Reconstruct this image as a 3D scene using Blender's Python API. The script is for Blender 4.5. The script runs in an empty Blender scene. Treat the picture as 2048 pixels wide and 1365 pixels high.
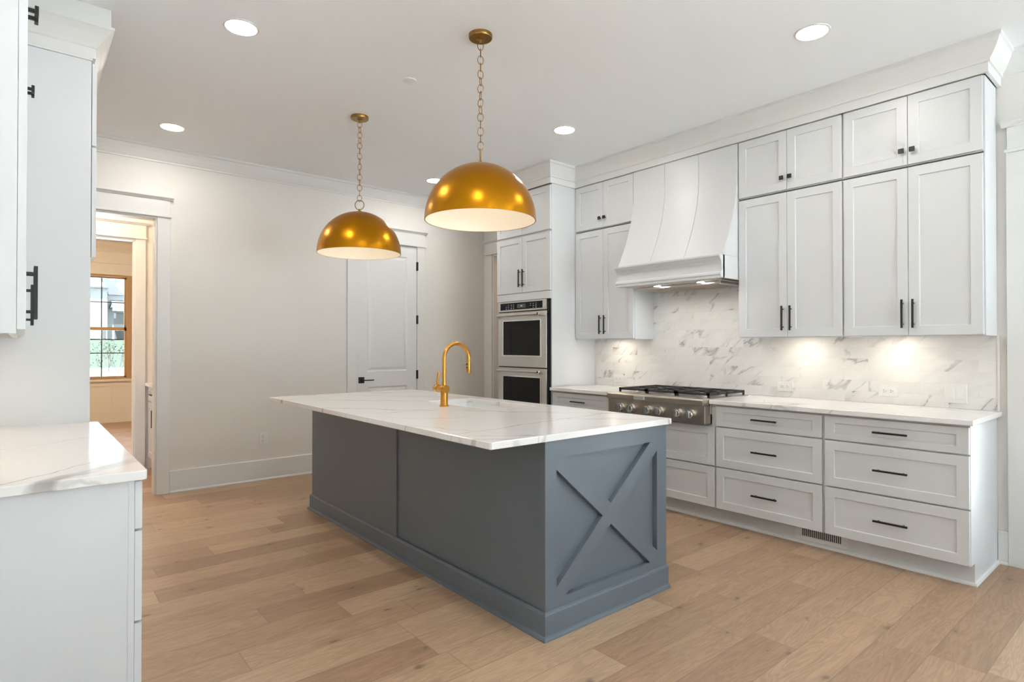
import bpy, bmesh, math, random
from mathutils import Vector, Matrix
random.seed(7)
PI = math.pi
sc = bpy.context.scene
COL = sc.collection

# ------------------------------------------------------------------ camera
CAM_H = 1.305
cam_d = bpy.data.cameras.new('camera')
cam_d.sensor_width = 36.0
cam_d.lens = 1171.3 / 2048 * 36.0
cam_d.clip_start = 0.02
cam_d.clip_end = 300
cam = bpy.data.objects.new('camera', cam_d)
COL.objects.link(cam)
cam.location = (0, 0, CAM_H)
cam.rotation_euler = (PI / 2 + math.radians(0.4546), 0, -math.radians(39.977))
sc.camera = cam

# ------------------------------------------------------------------ view, world
sc.view_settings.view_transform = 'Standard'
sc.view_settings.look = 'None'
sc.view_settings.gamma = 1.0
sc.view_settings.use_curve_mapping = False
sc.view_settings.exposure = 0.99
SKY = 2.35          # sky radiance
CAN = 68.0         # recessed lamp radiance
PUCK = 46.0        # under-cabinet puck radiance
HOODL = 110.0       # hood lamp radiance
BULB = 17.0        # pendant bulb radiance
world = bpy.data.worlds.new('overcast_sky')
sc.world = world
world.use_nodes = True
wn = world.node_tree
wn.nodes.clear()
w_out = wn.nodes.new('ShaderNodeOutputWorld')
w_bg = wn.nodes.new('ShaderNodeBackground')
w_tc = wn.nodes.new('ShaderNodeTexCoord')
w_sep = wn.nodes.new('ShaderNodeSeparateXYZ')
w_ramp = wn.nodes.new('ShaderNodeValToRGB')
w_ramp.color_ramp.elements[0].color = (0.76, 0.88, 1.0, 1)
w_ramp.color_ramp.elements[1].color = (0.58, 0.77, 1.0, 1)
wn.links.new(w_tc.outputs['Generated'], w_sep.inputs[0])
wn.links.new(w_sep.outputs['Z'], w_ramp.inputs[0])
wn.links.new(w_ramp.outputs[0], w_bg.inputs[0])
w_bg.inputs[1].default_value = SKY
wn.links.new(w_bg.outputs[0], w_out.inputs[0])


sun_d = bpy.data.lights.new('sun', 'SUN')
sun_d.energy = 31.0
sun_d.angle = 0.02
sun_d.color = (1.0, 0.98, 0.95)
sun = bpy.data.objects.new('sun', sun_d)
COL.objects.link(sun)
sun.rotation_euler = Vector((0.22, 0.42, -1.0)).to_track_quat('-Z', 'Y').to_euler()


def portal(name, loc, rot, sx, sy):
    d = bpy.data.lights.new(name, 'AREA')
    d.shape = 'RECTANGLE'
    d.size, d.size_y = sx, sy
    d.cycles.is_portal = True
    o = bpy.data.objects.new(name, d)
    COL.objects.link(o)
    o.location, o.rotation_euler = loc, rot
    return o


portal('daylight_opening', (1.55, -3.95, 1.45), (PI / 2, 0, 0), 1.1, 2.5)
portal('daylight_opening', (3.4, -3.95, 1.45), (PI / 2, 0, 0), 2.0, 2.5)
portal('daylight_opening', (4.58, -0.47, 1.22), (PI / 2, 0, PI / 2), 2.26, 2.44)
portal('daylight_opening', (1.43, 12.1, 1.62), (-PI / 2, 0, 0), 2.2, 1.75)


# ------------------------------------------------------------------ materials
def new_mat(name):
    m = bpy.data.materials.new(name)
    m.use_nodes = True
    nt = m.node_tree
    nt.nodes.clear()
    out = nt.nodes.new('ShaderNodeOutputMaterial')
    b = nt.nodes.new('ShaderNodeBsdfPrincipled')
    nt.links.new(b.outputs[0], out.inputs[0])
    return m, nt, b


def N(nt, kind, **kw):
    n = nt.nodes.new('ShaderNode' + kind)
    for k, v in kw.items():
        if k.startswith('i_'):
            key = k[2:]
            key = int(key) if key.isdigit() else key.replace('_', ' ')
            n.inputs[key].default_value = v
        else:
            setattr(n, k, v)
    return n


def math_n(nt, op, a, b=None, c=None):
    n = nt.nodes.new('ShaderNodeMath')
    n.operation = op
    for i, v in enumerate((a, b, c)):
        if v is None:
            continue
        if isinstance(v, (int, float)):
            n.inputs[i].default_value = v
        else:
            nt.links.new(v, n.inputs[i])
    return n.outputs[0]


def paint(name, col, rough=0.45, var=0.02, bump=0.0, scale=3.0, spec=0.5, metal=0.0, coat=0.0):
    """a painted or plain surface with a faint procedural variation"""
    m, nt, b = new_mat(name)
    tc = N(nt, 'TexCoord')
    no = N(nt, 'TexNoise', i_Scale=scale, i_Detail=3.0)
    nt.links.new(tc.outputs['Object'], no.inputs['Vector'])
    mix = N(nt, 'MixRGB', blend_type='MIX')
    c = Vector(col[:3])
    mix.inputs[1].default_value = (*(c * (1 - var)), 1)
    mix.inputs[2].default_value = (*[min(1, x) for x in c * (1 + var)], 1)
    nt.links.new(no.outputs[0], mix.inputs[0])
    nt.links.new(mix.outputs[0], b.inputs['Base Color'])
    b.inputs['Roughness'].default_value = rough
    b.inputs['Metallic'].default_value = metal
    b.inputs['Specular IOR Level'].default_value = spec
    b.inputs['Coat Weight'].default_value = coat
    if bump:
        n2 = N(nt, 'TexNoise', i_Scale=scale * 60, i_Detail=2.0)
        nt.links.new(tc.outputs['Object'], n2.inputs['Vector'])
        bp = N(nt, 'Bump', i_Strength=bump, i_Distance=0.002)
        nt.links.new(n2.outputs[0], bp.inputs['Height'])
        nt.links.new(bp.outputs[0], b.inputs['Normal'])
    return m


def emitter(name, col, strength):
    m, nt, b = new_mat(name)
    b.inputs['Base Color'].default_value = (0.8, 0.8, 0.8, 1)
    b.inputs['Emission Color'].default_value = (*col, 1)
    b.inputs['Emission Strength'].default_value = strength
    return m


def brushed(name, col, rough=0.3, axis=(1, 60, 60), amt=0.25):
    m, nt, b = new_mat(name)
    tc = N(nt, 'TexCoord')
    mp = N(nt, 'Mapping')
    mp.inputs['Scale'].default_value = axis
    nt.links.new(tc.outputs['Object'], mp.inputs[0])
    no = N(nt, 'TexNoise', i_Scale=12.0, i_Detail=4.0)
    nt.links.new(mp.outputs[0], no.inputs['Vector'])
    b.inputs['Base Color'].default_value = (*col, 1)
    b.inputs['Metallic'].default_value = 1.0
    r = math_n(nt, 'MULTIPLY_ADD', no.outputs[0], amt, rough - amt / 2)
    nt.links.new(r, b.inputs['Roughness'])
    return m


def vein_line(nt, pos, p, ang, w, amp, nscale, seed, mask=None):
    """a wandering vein through plan point p in direction ang (degrees); returns its strength 0..1"""
    a = math.radians(ang)
    dot = N(nt, 'VectorMath', operation='DOT_PRODUCT')
    sub = N(nt, 'VectorMath', operation='SUBTRACT')
    sub.inputs[1].default_value = (p[0], p[1], 0.9)
    nt.links.new(pos, sub.inputs[0])
    nt.links.new(sub.outputs[0], dot.inputs[0])
    dot.inputs[1].default_value = (-math.sin(a), math.cos(a), 0.25)
    add = N(nt, 'VectorMath', operation='ADD')
    add.inputs[1].default_value = (seed * 3.1, seed * 1.7, seed)
    nt.links.new(pos, add.inputs[0])
    no = N(nt, 'TexNoise', i_Scale=nscale, i_Detail=5.0, i_Roughness=0.55)
    nt.links.new(add.outputs[0], no.inputs['Vector'])
    d = math_n(nt, 'ADD', dot.outputs['Value'], math_n(nt, 'MULTIPLY', math_n(nt, 'SUBTRACT', no.outputs[0], 0.5), amp))
    v = math_n(nt, 'SUBTRACT', 1.0, math_n(nt, 'DIVIDE', math_n(nt, 'ABSOLUTE', d), w))
    v = math_n(nt, 'MINIMUM', math_n(nt, 'MULTIPLY', math_n(nt, 'MAXIMUM', v, 0.0), 1.8), 1.0)
    # the vein thins out and breaks off along its way
    br = N(nt, 'TexNoise', i_Scale=2.4, i_Detail=2.0)
    nt.links.new(add.outputs[0], br.inputs['Vector'])
    mk = N(nt, 'MapRange', i_1=0.36, i_2=0.56, i_3=0.12, i_4=1.0)
    nt.links.new(br.outputs[0], mk.inputs[0])
    return math_n(nt, 'MULTIPLY', v, mk.outputs[0])


def quartz(name, veins, rot=-42, band=None):
    m, nt, b = new_mat(name)
    tc = N(nt, 'TexCoord')
    pos = tc.outputs['Object']
    mp = N(nt, 'Mapping')
    mp0 = N(nt, 'Mapping')
    mp0.inputs['Rotation'].default_value = (0, 0, math.radians(-rot))
    nt.links.new(pos, mp0.inputs[0])
    mp.inputs['Scale'].default_value = (0.34, 1.25, 1.0)
    nt.links.new(mp0.outputs[0], mp.inputs[0])
    d = N(nt, 'TexNoise', i_Scale=1.8, i_Detail=6.0, i_Roughness=0.6)
    nt.links.new(mp.outputs[0], d.inputs['Vector'])
    add = N(nt, 'VectorMath', operation='MULTIPLY_ADD')
    add.inputs[1].default_value = (0.4, 0.4, 0.4)
    nt.links.new(d.outputs['Color'], add.inputs[0])
    nt.links.new(mp.outputs[0], add.inputs[2])
    v = N(nt, 'TexNoise', i_Scale=1.5, i_Detail=1.0, i_Roughness=0.4)
    nt.links.new(add.outputs[0], v.inputs['Vector'])
    dist = math_n(nt, 'ABSOLUTE', math_n(nt, 'SUBTRACT', v.outputs[0], 0.5))
    fine = math_n(nt, 'MAXIMUM', math_n(nt, 'SUBTRACT', 1.0, math_n(nt, 'MULTIPLY', dist, 95.0)), 0.0)
    mask = N(nt, 'TexNoise', i_Scale=1.9, i_Detail=2.0)
    nt.links.new(pos, mask.inputs['Vector'])
    mk = N(nt, 'MapRange', i_1=0.44, i_2=0.62)
    nt.links.new(mask.outputs[0], mk.inputs[0])
    tot = math_n(nt, 'MULTIPLY', math_n(nt, 'MULTIPLY', fine, mk.outputs[0]), 0.5)
    for k, (p, ang, w, amp, ns, st) in enumerate(veins):
        tot = math_n(nt, 'MAXIMUM', tot, math_n(nt, 'MULTIPLY', vein_line(nt, pos, p, ang, w, amp, ns, k + 2), st))
    mix = N(nt, 'MixRGB')
    mix.inputs[1].default_value = (0.84, 0.83, 0.815, 1)
    mix.inputs[2].default_value = (0.37, 0.35, 0.33, 1)
    nt.links.new(math_n(nt, 'MINIMUM', tot, 1.0), mix.inputs[0])
    nt.links.new(mix.outputs[0], b.inputs['Base Color'])
    b.inputs['Roughness'].default_value = 0.13
    return m


def marble_tile():
    m, nt, b = new_mat('marble_subway_tile')
    tc = N(nt, 'TexCoord')
    sep = N(nt, 'SeparateXYZ')
    nt.links.new(tc.outputs['Object'], sep.inputs[0])
    cmb = N(nt, 'CombineXYZ')
    nt.links.new(math_n(nt, 'MULTIPLY', sep.outputs['Y'], -1.0), cmb.inputs[0])
    nt.links.new(math_n(nt, 'SUBTRACT', sep.outputs['Z'], 0.911), cmb.inputs[1])
    br = N(nt, 'TexBrick', offset=0.5, offset_frequency=2)
    br.inputs['Color1'].default_value = (0, 0, 0, 1)
    br.inputs['Color2'].default_value = (1, 1, 1, 1)
    br.inputs['Mortar'].default_value = (0.5, 0.5, 0.5, 1)
    br.inputs['Scale'].default_value = 1.0
    br.inputs['Mortar Size'].default_value = 0.0011
    br.inputs['Mortar Smooth'].default_value = 0.2
    br.inputs['Brick Width'].default_value = 0.305
    br.inputs['Row Height'].default_value = 0.0762
    nt.links.new(cmb.outputs[0], br.inputs['Vector'])
    # every tile reads another piece of the slab
    off = N(nt, 'VectorMath', operation='MULTIPLY_ADD')
    off.inputs[1].default_value = (37.0, 19.0, 53.0)
    nt.links.new(br.outputs['Color'], off.inputs[0])
    nt.links.new(cmb.outputs[0], off.inputs[2])
    rot0 = N(nt, 'Mapping')
    rot0.inputs['Rotation'].default_value = (0, 0, -0.72)
    nt.links.new(off.outputs[0], rot0.inputs[0])
    rot = N(nt, 'Mapping')
    rot.inputs['Scale'].default_value = (0.45, 1.35, 1.0)
    nt.links.new(rot0.outputs[0], rot.inputs[0])
    d = N(nt, 'TexNoise', i_Scale=5.0, i_Detail=6.0, i_Roughness=0.62)
    nt.links.new(rot.outputs[0], d.inputs['Vector'])
    add = N(nt, 'VectorMath', operation='MULTIPLY_ADD')
    add.inputs[1].default_value = (0.20, 0.20, 0.20)
    nt.links.new(d.outputs['Color'], add.inputs[0])
    nt.links.new(rot.outputs[0], add.inputs[2])
    v = N(nt, 'TexNoise', i_Scale=3.4, i_Detail=2.0)
    nt.links.new(add.outputs[0], v.inputs['Vector'])
    dist = math_n(nt, 'ABSOLUTE', math_n(nt, 'SUBTRACT', v.outputs[0], 0.5))
    vein = math_n(nt, 'MAXIMUM', math_n(nt, 'SUBTRACT', 1.0, math_n(nt, 'MULTIPLY', dist, 48.0)), 0.0)
    wide = math_n(nt, 'MAXIMUM', math_n(nt, 'SUBTRACT', 1.0, math_n(nt, 'MULTIPLY', dist, 13.0)), 0.0)
    mask = N(nt, 'TexNoise', i_Scale=2.6, i_Detail=2.0)
    nt.links.new(off.outputs[0], mask.inputs['Vector'])
    mk = N(nt, 'MapRange', i_1=0.47, i_2=0.64)
    nt.links.new(mask.outputs[0], mk.inputs[0])
    mkw = N(nt, 'MapRange', i_1=0.57, i_2=0.72)
    nt.links.new(mask.outputs[0], mkw.inputs[0])
    vein = math_n(nt, 'MAXIMUM', math_n(nt, 'MULTIPLY', vein, mk.outputs[0]),
                  math_n(nt, 'MULTIPLY', math_n(nt, 'MULTIPLY', wide, mkw.outputs[0]), 0.6))
    soft = N(nt, 'MapRange', i_1=0.45, i_2=0.9)
    nt.links.new(d.outputs[0], soft.inputs[0])
    mix0 = N(nt, 'MixRGB')
    mix0.inputs[1].default_value = (0.82, 0.81, 0.79, 1)
    mix0.inputs[2].default_value = (0.68, 0.67, 0.66, 1)
    nt.links.new(soft.outputs[0], mix0.inputs[0])
    mix = N(nt, 'MixRGB')
    mix.inputs[2].default_value = (0.34, 0.33, 0.32, 1)
    nt.links.new(mix0.outputs[0], mix.inputs[1])
    nt.links.new(math_n(nt, 'MULTIPLY', vein, 0.95), mix.inputs[0])
    mix2 = N(nt, 'MixRGB')
    mix2.inputs[2].default_value = (0.74, 0.735, 0.72, 1)
    nt.links.new(mix.outputs[0], mix2.inputs[1])
    nt.links.new(br.outputs['Fac'], mix2.inputs[0])
    nt.links.new(mix2.outputs[0], b.inputs['Base Color'])
    bp = N(nt, 'Bump', i_Strength=0.25, i_Distance=0.001)
    nt.links.new(math_n(nt, 'SUBTRACT', 1.0, br.outputs['Fac']), bp.inputs['Height'])
    nt.links.new(bp.outputs[0], b.inputs['Normal'])
    b.inputs['Roughness'].default_value = 0.16
    return m


def oak_floor():
    m, nt, b = new_mat('oak_plank_floor')
    tc = N(nt, 'TexCoord')
    sep = N(nt, 'SeparateXYZ')
    nt.links.new(tc.outputs['Object'], sep.inputs[0])
    X, Y = sep.outputs['X'], sep.outputs['Y']
    PW = 0.19
    yr = math_n(nt, 'DIVIDE', math_n(nt, 'ADD', Y, 10.06), PW)
    row = math_n(nt, 'FLOOR', yr)
    fy = math_n(nt, 'SUBTRACT', yr, row)
    wn1 = N(nt, 'TexWhiteNoise', noise_dimensions='1D')
    nt.links.new(row, wn1.inputs['W'])
    ln = math_n(nt, 'MULTIPLY_ADD', wn1.outputs['Value'], 0.55, 0.75)
    xr = math_n(nt, 'ADD', math_n(nt, 'DIVIDE', X, ln), math_n(nt, 'MULTIPLY', wn1.outputs['Value'], 71.3))
    idx = math_n(nt, 'FLOOR', xr)
    fx = math_n(nt, 'SUBTRACT', xr, idx)
    cmb = N(nt, 'CombineXYZ')
    nt.links.new(row, cmb.inputs[0])
    nt.links.new(idx, cmb.inputs[1])
    wn2 = N(nt, 'TexWhiteNoise', noise_dimensions='2D')
    nt.links.new(cmb.outputs[0], wn2.inputs['Vector'])
    ramp = N(nt, 'ValToRGB')
    cr = ramp.color_ramp
    cols = [(0.0, (0.335, 0.208, 0.126)), (0.25, (0.375, 0.240, 0.147)), (0.5, (0.415, 0.272, 0.168)),
            (0.75, (0.450, 0.302, 0.190)), (1.0, (0.500, 0.348, 0.225))]
    cr.elements[0].position, cr.elements[0].color = 0.0, (*cols[0][1], 1)
    cr.elements[1].position, cr.elements[1].color = 1.0, (*cols[-1][1], 1)
    for p, c in cols[1:-1]:
        e = cr.elements.new(p)
        e.color = (*c, 1)
    nt.links.new(wn2.outputs['Value'], ramp.inputs[0])
    # grain, another offset for every plank
    off = N(nt, 'VectorMath', operation='MULTIPLY_ADD')
    off.inputs[1].default_value = (13.0, 7.0, 5.0)
    nt.links.new(wn2.outputs['Color'], off.inputs[0])
    nt.links.new(tc.outputs['Object'], off.inputs[2])
    mp = N(nt, 'Mapping')
    mp.inputs['Scale'].default_value = (1.6, 13.0, 1.0)
    nt.links.new(off.outputs[0], mp.inputs[0])
    g0 = N(nt, 'TexNoise', i_Scale=0.9, i_Detail=3.0, i_Distortion=0.6)
    nt.links.new(mp.outputs[0], g0.inputs['Vector'])
    rings = math_n(nt, 'SINE', math_n(nt, 'MULTIPLY', g0.outputs[0], 85.0))
    rings = math_n(nt, 'MULTIPLY_ADD', rings, 0.5, 0.5)
    mp2 = N(nt, 'Mapping')
    mp2.inputs['Scale'].default_value = (5.0, 110.0, 1.0)
    nt.links.new(off.outputs[0], mp2.inputs[0])
    g1 = N(nt, 'TexNoise', i_Scale=1.0, i_Detail=4.0, i_Roughness=0.65)
    nt.links.new(mp2.outputs[0], g1.inputs['Vector'])
    g2 = N(nt, 'TexNoise', i_Scale=1.3, i_Detail=3.0)
    nt.links.new(mp.outputs[0], g2.inputs['Vector'])
    shade = math_n(nt, 'ADD', math_n(nt, 'MULTIPLY_ADD', rings, 0.17, 0.55),
                   math_n(nt, 'ADD', math_n(nt, 'MULTIPLY', g1.outputs[0], 0.44), math_n(nt, 'MULTIPLY', g2.outputs[0], 0.32)))
    mul = N(nt, 'MixRGB', blend_type='MULTIPLY')
    mul.inputs[0].default_value = 1.0
    nt.links.new(ramp.outputs[0], mul.inputs[1])
    nt.links.new(shade, mul.inputs[2])
    # knots
    mp3 = N(nt, 'Mapping')
    mp3.inputs['Scale'].default_value = (1.9, 3.6, 1.0)
    nt.links.new(off.outputs[0], mp3.inputs[0])
    kn = N(nt, 'TexNoise', i_Scale=9.0, i_Detail=2.0)
    nt.links.new(mp3.outputs[0], kn.inputs['Vector'])
    kd = N(nt, 'VectorMath', operation='MULTIPLY_ADD')
    kd.inputs[1].default_value = (0.10, 0.10, 0.0)
    nt.links.new(kn.outputs['Color'], kd.inputs[0])
    nt.links.new(mp3.outputs[0], kd.inputs[2])
    vo = N(nt, 'TexVoronoi', voronoi_dimensions='2D', i_Scale=1.5)
    nt.links.new(kd.outputs[0], vo.inputs['Vector'])
    hv = N(nt, 'SeparateXYZ')
    nt.links.new(vo.outputs['Color'], hv.inputs[0])
    sel = math_n(nt, 'GREATER_THAN', hv.outputs[0], 0.66)
    ksz = math_n(nt, 'MULTIPLY_ADD', hv.outputs[1], 1.3, 0.55)
    kdist = math_n(nt, 'DIVIDE', vo.outputs['Distance'], ksz)
    core = N(nt, 'MapRange', i_1=0.012, i_2=0.060, i_3=1.0, i_4=0.0)
    nt.links.new(kdist, core.inputs[0])
    halo = N(nt, 'MapRange', i_1=0.03, i_2=0.22, i_3=1.0, i_4=0.0)
    nt.links.new(kdist, halo.inputs[0])
    kfac = math_n(nt, 'MULTIPLY', sel, math_n(nt, 'ADD', math_n(nt, 'MULTIPLY', core.outputs[0], 0.62),
                                             math_n(nt, 'MULTIPLY', halo.outputs[0], 0.16)))
    kmix = N(nt, 'MixRGB')
    kmix.inputs[2].default_value = (0.12, 0.085, 0.062, 1)
    nt.links.new(kfac, kmix.inputs[0])
    nt.links.new(mul.outputs[0], kmix.inputs[1])
    # seams between planks
    ey = math_n(nt, 'MINIMUM', fy, math_n(nt, 'SUBTRACT', 1.0, fy))
    ey = math_n(nt, 'MULTIPLY', ey, PW)
    ex = math_n(nt, 'MINIMUM', fx, math_n(nt, 'SUBTRACT', 1.0, fx))
    ex = math_n(nt, 'MULTIPLY', ex, ln)
    seam = N(nt, 'MapRange', i_1=0.0006, i_2=0.0022, i_3=1.0, i_4=0.0)
    nt.links.new(math_n(nt, 'MINIMUM', ex, ey), seam.inputs[0])
    smix = N(nt, 'MixRGB')
    smix.inputs[2].default_value = (0.18, 0.115, 0.075, 1)
    nt.links.new(math_n(nt, 'MULTIPLY', seam.outputs[0], 0.65), smix.inputs[0])
    nt.links.new(kmix.outputs[0], smix.inputs[1])
    nt.links.new(smix.outputs[0], b.inputs['Base Color'])
    rr = math_n(nt, 'MULTIPLY_ADD', g1.outputs[0], 0.12, 0.33)
    nt.links.new(rr, b.inputs['Roughness'])
    bp = N(nt, 'Bump', i_Strength=0.18, i_Distance=0.001)
    nt.links.new(math_n(nt, 'SUBTRACT', math_n(nt, 'MULTIPLY', g1.outputs[0], 0.25), seam.outputs[0]), bp.inputs['Height'])
    nt.links.new(bp.outputs[0], b.inputs['Normal'])
    return m


def brass(name, col, rough, hammer):
    m, nt, b = new_mat(name)
    b.inputs['Base Color'].default_value = (*col, 1)
    b.inputs['Metallic'].default_value = 1.0
    tc = N(nt, 'TexCoord')
    no = N(nt, 'TexNoise', i_Scale=26.0, i_Detail=3.0, i_Roughness=0.55)
    nt.links.new(tc.outputs['Object'], no.inputs['Vector'])
    nt.links.new(math_n(nt, 'MULTIPLY_ADD', no.outputs[0], 0.06, rough - 0.03), b.inputs['Roughness'])
    if hammer:
        n2 = N(nt, 'TexNoise', i_Scale=13.0, i_Detail=0.0)
        nt.links.new(tc.outputs['Object'], n2.inputs['Vector'])
        bp = N(nt, 'Bump', i_Strength=hammer, i_Distance=0.012)
        nt.links.new(n2.outputs[0], bp.inputs['Height'])
        nt.links.new(bp.outputs[0], b.inputs['Normal'])
    return m


def glass_pane():
    m = bpy.data.materials.new('window_glass')
    m.use_nodes = True
    nt = m.node_tree
    nt.nodes.clear()
    out = N(nt, 'OutputMaterial')
    tr = N(nt, 'BsdfTransparent')
    tr.inputs[0].default_value = (0.93, 0.96, 0.95, 1)
    gl = N(nt, 'BsdfGlossy', i_Roughness=0.02)
    fr = N(nt, 'Fresnel', i_IOR=1.45)
    mx = N(nt, 'MixShader')
    nt.links.new(fr.outputs[0], mx.inputs[0])
    nt.links.new(tr.outputs[0], mx.inputs[1])
    nt.links.new(gl.outputs[0], mx.inputs[2])
    nt.links.new(mx.outputs[0], out.inputs[0])
    return m


def wood(name, c1, c2, scale=(30, 30, 2), rough=0.4):
    m, nt, b = new_mat(name)
    tc = N(nt, 'TexCoord')
    mp = N(nt, 'Mapping')
    mp.inputs['Scale'].default_value = scale
    nt.links.new(tc.outputs['Object'], mp.inputs[0])
    no = N(nt, 'TexNoise', i_Scale=2.0, i_Detail=4.0)
    nt.links.new(mp.outputs[0], no.inputs['Vector'])
    mix = N(nt, 'MixRGB')
    mix.inputs[1].default_value = (*c1, 1)
    mix.inputs[2].default_value = (*c2, 1)
    nt.links.new(no.outputs[0], mix.inputs[0])
    nt.links.new(mix.outputs[0], b.inputs['Base Color'])
    b.inputs['Roughness'].default_value = rough
    return m


def noisy(name, c1, c2, scale, rough=0.9):
    return wood(name, c1, c2, (scale, scale, scale), rough)


M = dict(
    wall=paint('white_wall_paint', (0.775, 0.75, 0.715), 0.6, 0.008, 0.12),
    ceil=paint('ceiling_paint', (0.90, 0.922, 0.945), 0.75, 0.008, 0.1),
    trim=paint('white_trim_paint', (0.76, 0.76, 0.75), 0.35, 0.008),
    cab=paint('white_cabinet_lacquer', (0.690, 0.705, 0.720), 0.34, 0.008),
    cabin=paint('cabinet_frame_shadow_gap', (0.60, 0.595, 0.58), 0.5, 0.01),
    floor=oak_floor(),
    quartz=quartz('white_quartz', [((4.0, 1.4), -30, .006, .22, 3.0, .6), ((4.1, 2.1), 35, .005, .2, 3.0, .6)]),
    quartz_i=quartz('veined_quartz_slab', [((1.60, 4.22), -45, .010, .16, 3.0, .75), ((1.56, 2.90), -43, .008, .20, 2.6, .8), ((1.50, 1.95), -42, .016, .20, 3.4, .7),
                                           ((2.24, 2.70), -50, .009, .22, 3.0, .8), ((2.05, 2.22), 6, .006, .10, 3.5, .6), ((1.61, 2.20), -68, .006, .14, 4.0, .5), ((2.5, 3.9), -48, .007, .2, 2.7, .6)]),
    quartz_l=quartz('bold_veined_quartz', [((.10, 2.20), 41, .030, .10, 5.0, .95), ((.10, 2.345), 44, .0045, .09, 6.0, .8), ((.05, 3.0), 30, .006, .25, 3.0, .35)], 40),
    tile=marble_tile(),
    blue=paint('slate_blue_lacquer', (0.140, 0.170, 0.207), 0.38, 0.02),
    black=paint('matte_black_metal', (0.012, 0.012, 0.013), 0.4, 0.05, metal=0.0),
    iron=paint('cast_iron', (0.03, 0.03, 0.032), 0.5, 0.1, 0.2),
    steel=brushed('brushed_steel', (0.62, 0.60, 0.57), 0.30, (40, 1, 40), 0.06),
    steel_d=brushed('warm_brushed_steel', (0.56, 0.50, 0.43), 0.33, (40, 1, 40), 0.06),
    chrome=brushed('polished_steel', (0.80, 0.79, 0.77), 0.14, (1, 1, 1), 0.05),
    oglass=paint('black_oven_glass', (0.008, 0.009, 0.009), 0.05, 0.02, spec=0.22),
    display=paint('grey_display', (0.10, 0.105, 0.11), 0.2, 0.02),
    mark=paint('pale_print', (0.55, 0.57, 0.58), 0.5, 0.02),
    brass=brass('hammered_brass', (0.52, 0.222, 0.009), 0.29, 0.06),
    brass2=brass('aged_brass', (0.34, 0.195, 0.055), 0.36, 0.0),
    gold=brass('brushed_gold', (0.64, 0.315, 0.065), 0.24, 0.0),
    lining=paint('white_enamel', (0.86, 0.80, 0.70), 0.6, 0.01),
    porcelain=paint('white_porcelain', (0.86, 0.87, 0.87), 0.12, 0.005),
    plastic=paint('white_plastic', (0.80, 0.79, 0.77), 0.3, 0.005),
    slot=paint('dark_slot', (0.03, 0.03, 0.03), 0.6, 0.02),
    birch=wood('birch_ply', (0.52, 0.33, 0.17), (0.42, 0.25, 0.12), (2, 30, 30)),
    oak=wood('clear_oak', (0.50, 0.33, 0.17), (0.42, 0.26, 0.12)),
    tan=paint('warm_white_paint', (0.76, 0.715, 0.64), 0.5, 0.01),
    glass=glass_pane(),
    can=emitter('lamp_lens', (1.0, 0.94, 0.87), CAN),
    puck=emitter('warm_puck_lens', (1.0, 0.86, 0.70), PUCK),
    hoodl=emitter('hood_lamp_lens', (1.0, 0.97, 0.92), HOODL),
    bulb=emitter('warm_bulb', (1.0, 0.89, 0.74), BULB),
    dark=paint('dark_cavity', (0.02, 0.02, 0.022), 0.9, 0.05),
    lawn=noisy('lawn_grass', (0.0095, 0.0235, 0.014), (0.019, 0.037, 0.0225), 4.0),
    patio=noisy('pale_concrete', (0.72, 0.73, 0.75), (0.64, 0.65, 0.67), 3.0),
    shingle=noisy('grey_shingle', (0.055, 0.062, 0.072), (0.085, 0.095, 0.108), 14.0),
    render=paint('white_render', (0.30, 0.31, 0.32), 0.8, 0.02),
    eave=paint('grey_eave', (0.05, 0.055, 0.058), 0.6, 0.03),
    bark=noisy('twig_bark', (0.035, 0.03, 0.026), (0.06, 0.05, 0.042), 40.0),
    leaf=noisy('shrub_leaf', (0.016, 0.035, 0.024), (0.03, 0.055, 0.036), 20.0),
)


# ------------------------------------------------------------------ object helpers
def wloc(o):
    v = Vector((0, 0, 0))
    while o is not None:
        v += o.location
        o = o.parent
    return v


def tag(o, label=None, cat=None, group=None, kind=None):
    if label:
        o['label'] = label
    if cat:
        o['category'] = cat
    if group:
        o['group'] = group
    if kind:
        o['kind'] = kind
    return o


def thing(name, loc, label, cat, group=None, kind=None, parent=None):
    o = bpy.data.objects.new(name, None)
    o.empty_display_size = 0.1
    COL.objects.link(o)
    if parent is not None:
        o.parent = parent
        o.location = Vector(loc) - wloc(parent)
    else:
        o.location = loc
    return tag(o, label, cat, group, kind)


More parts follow.
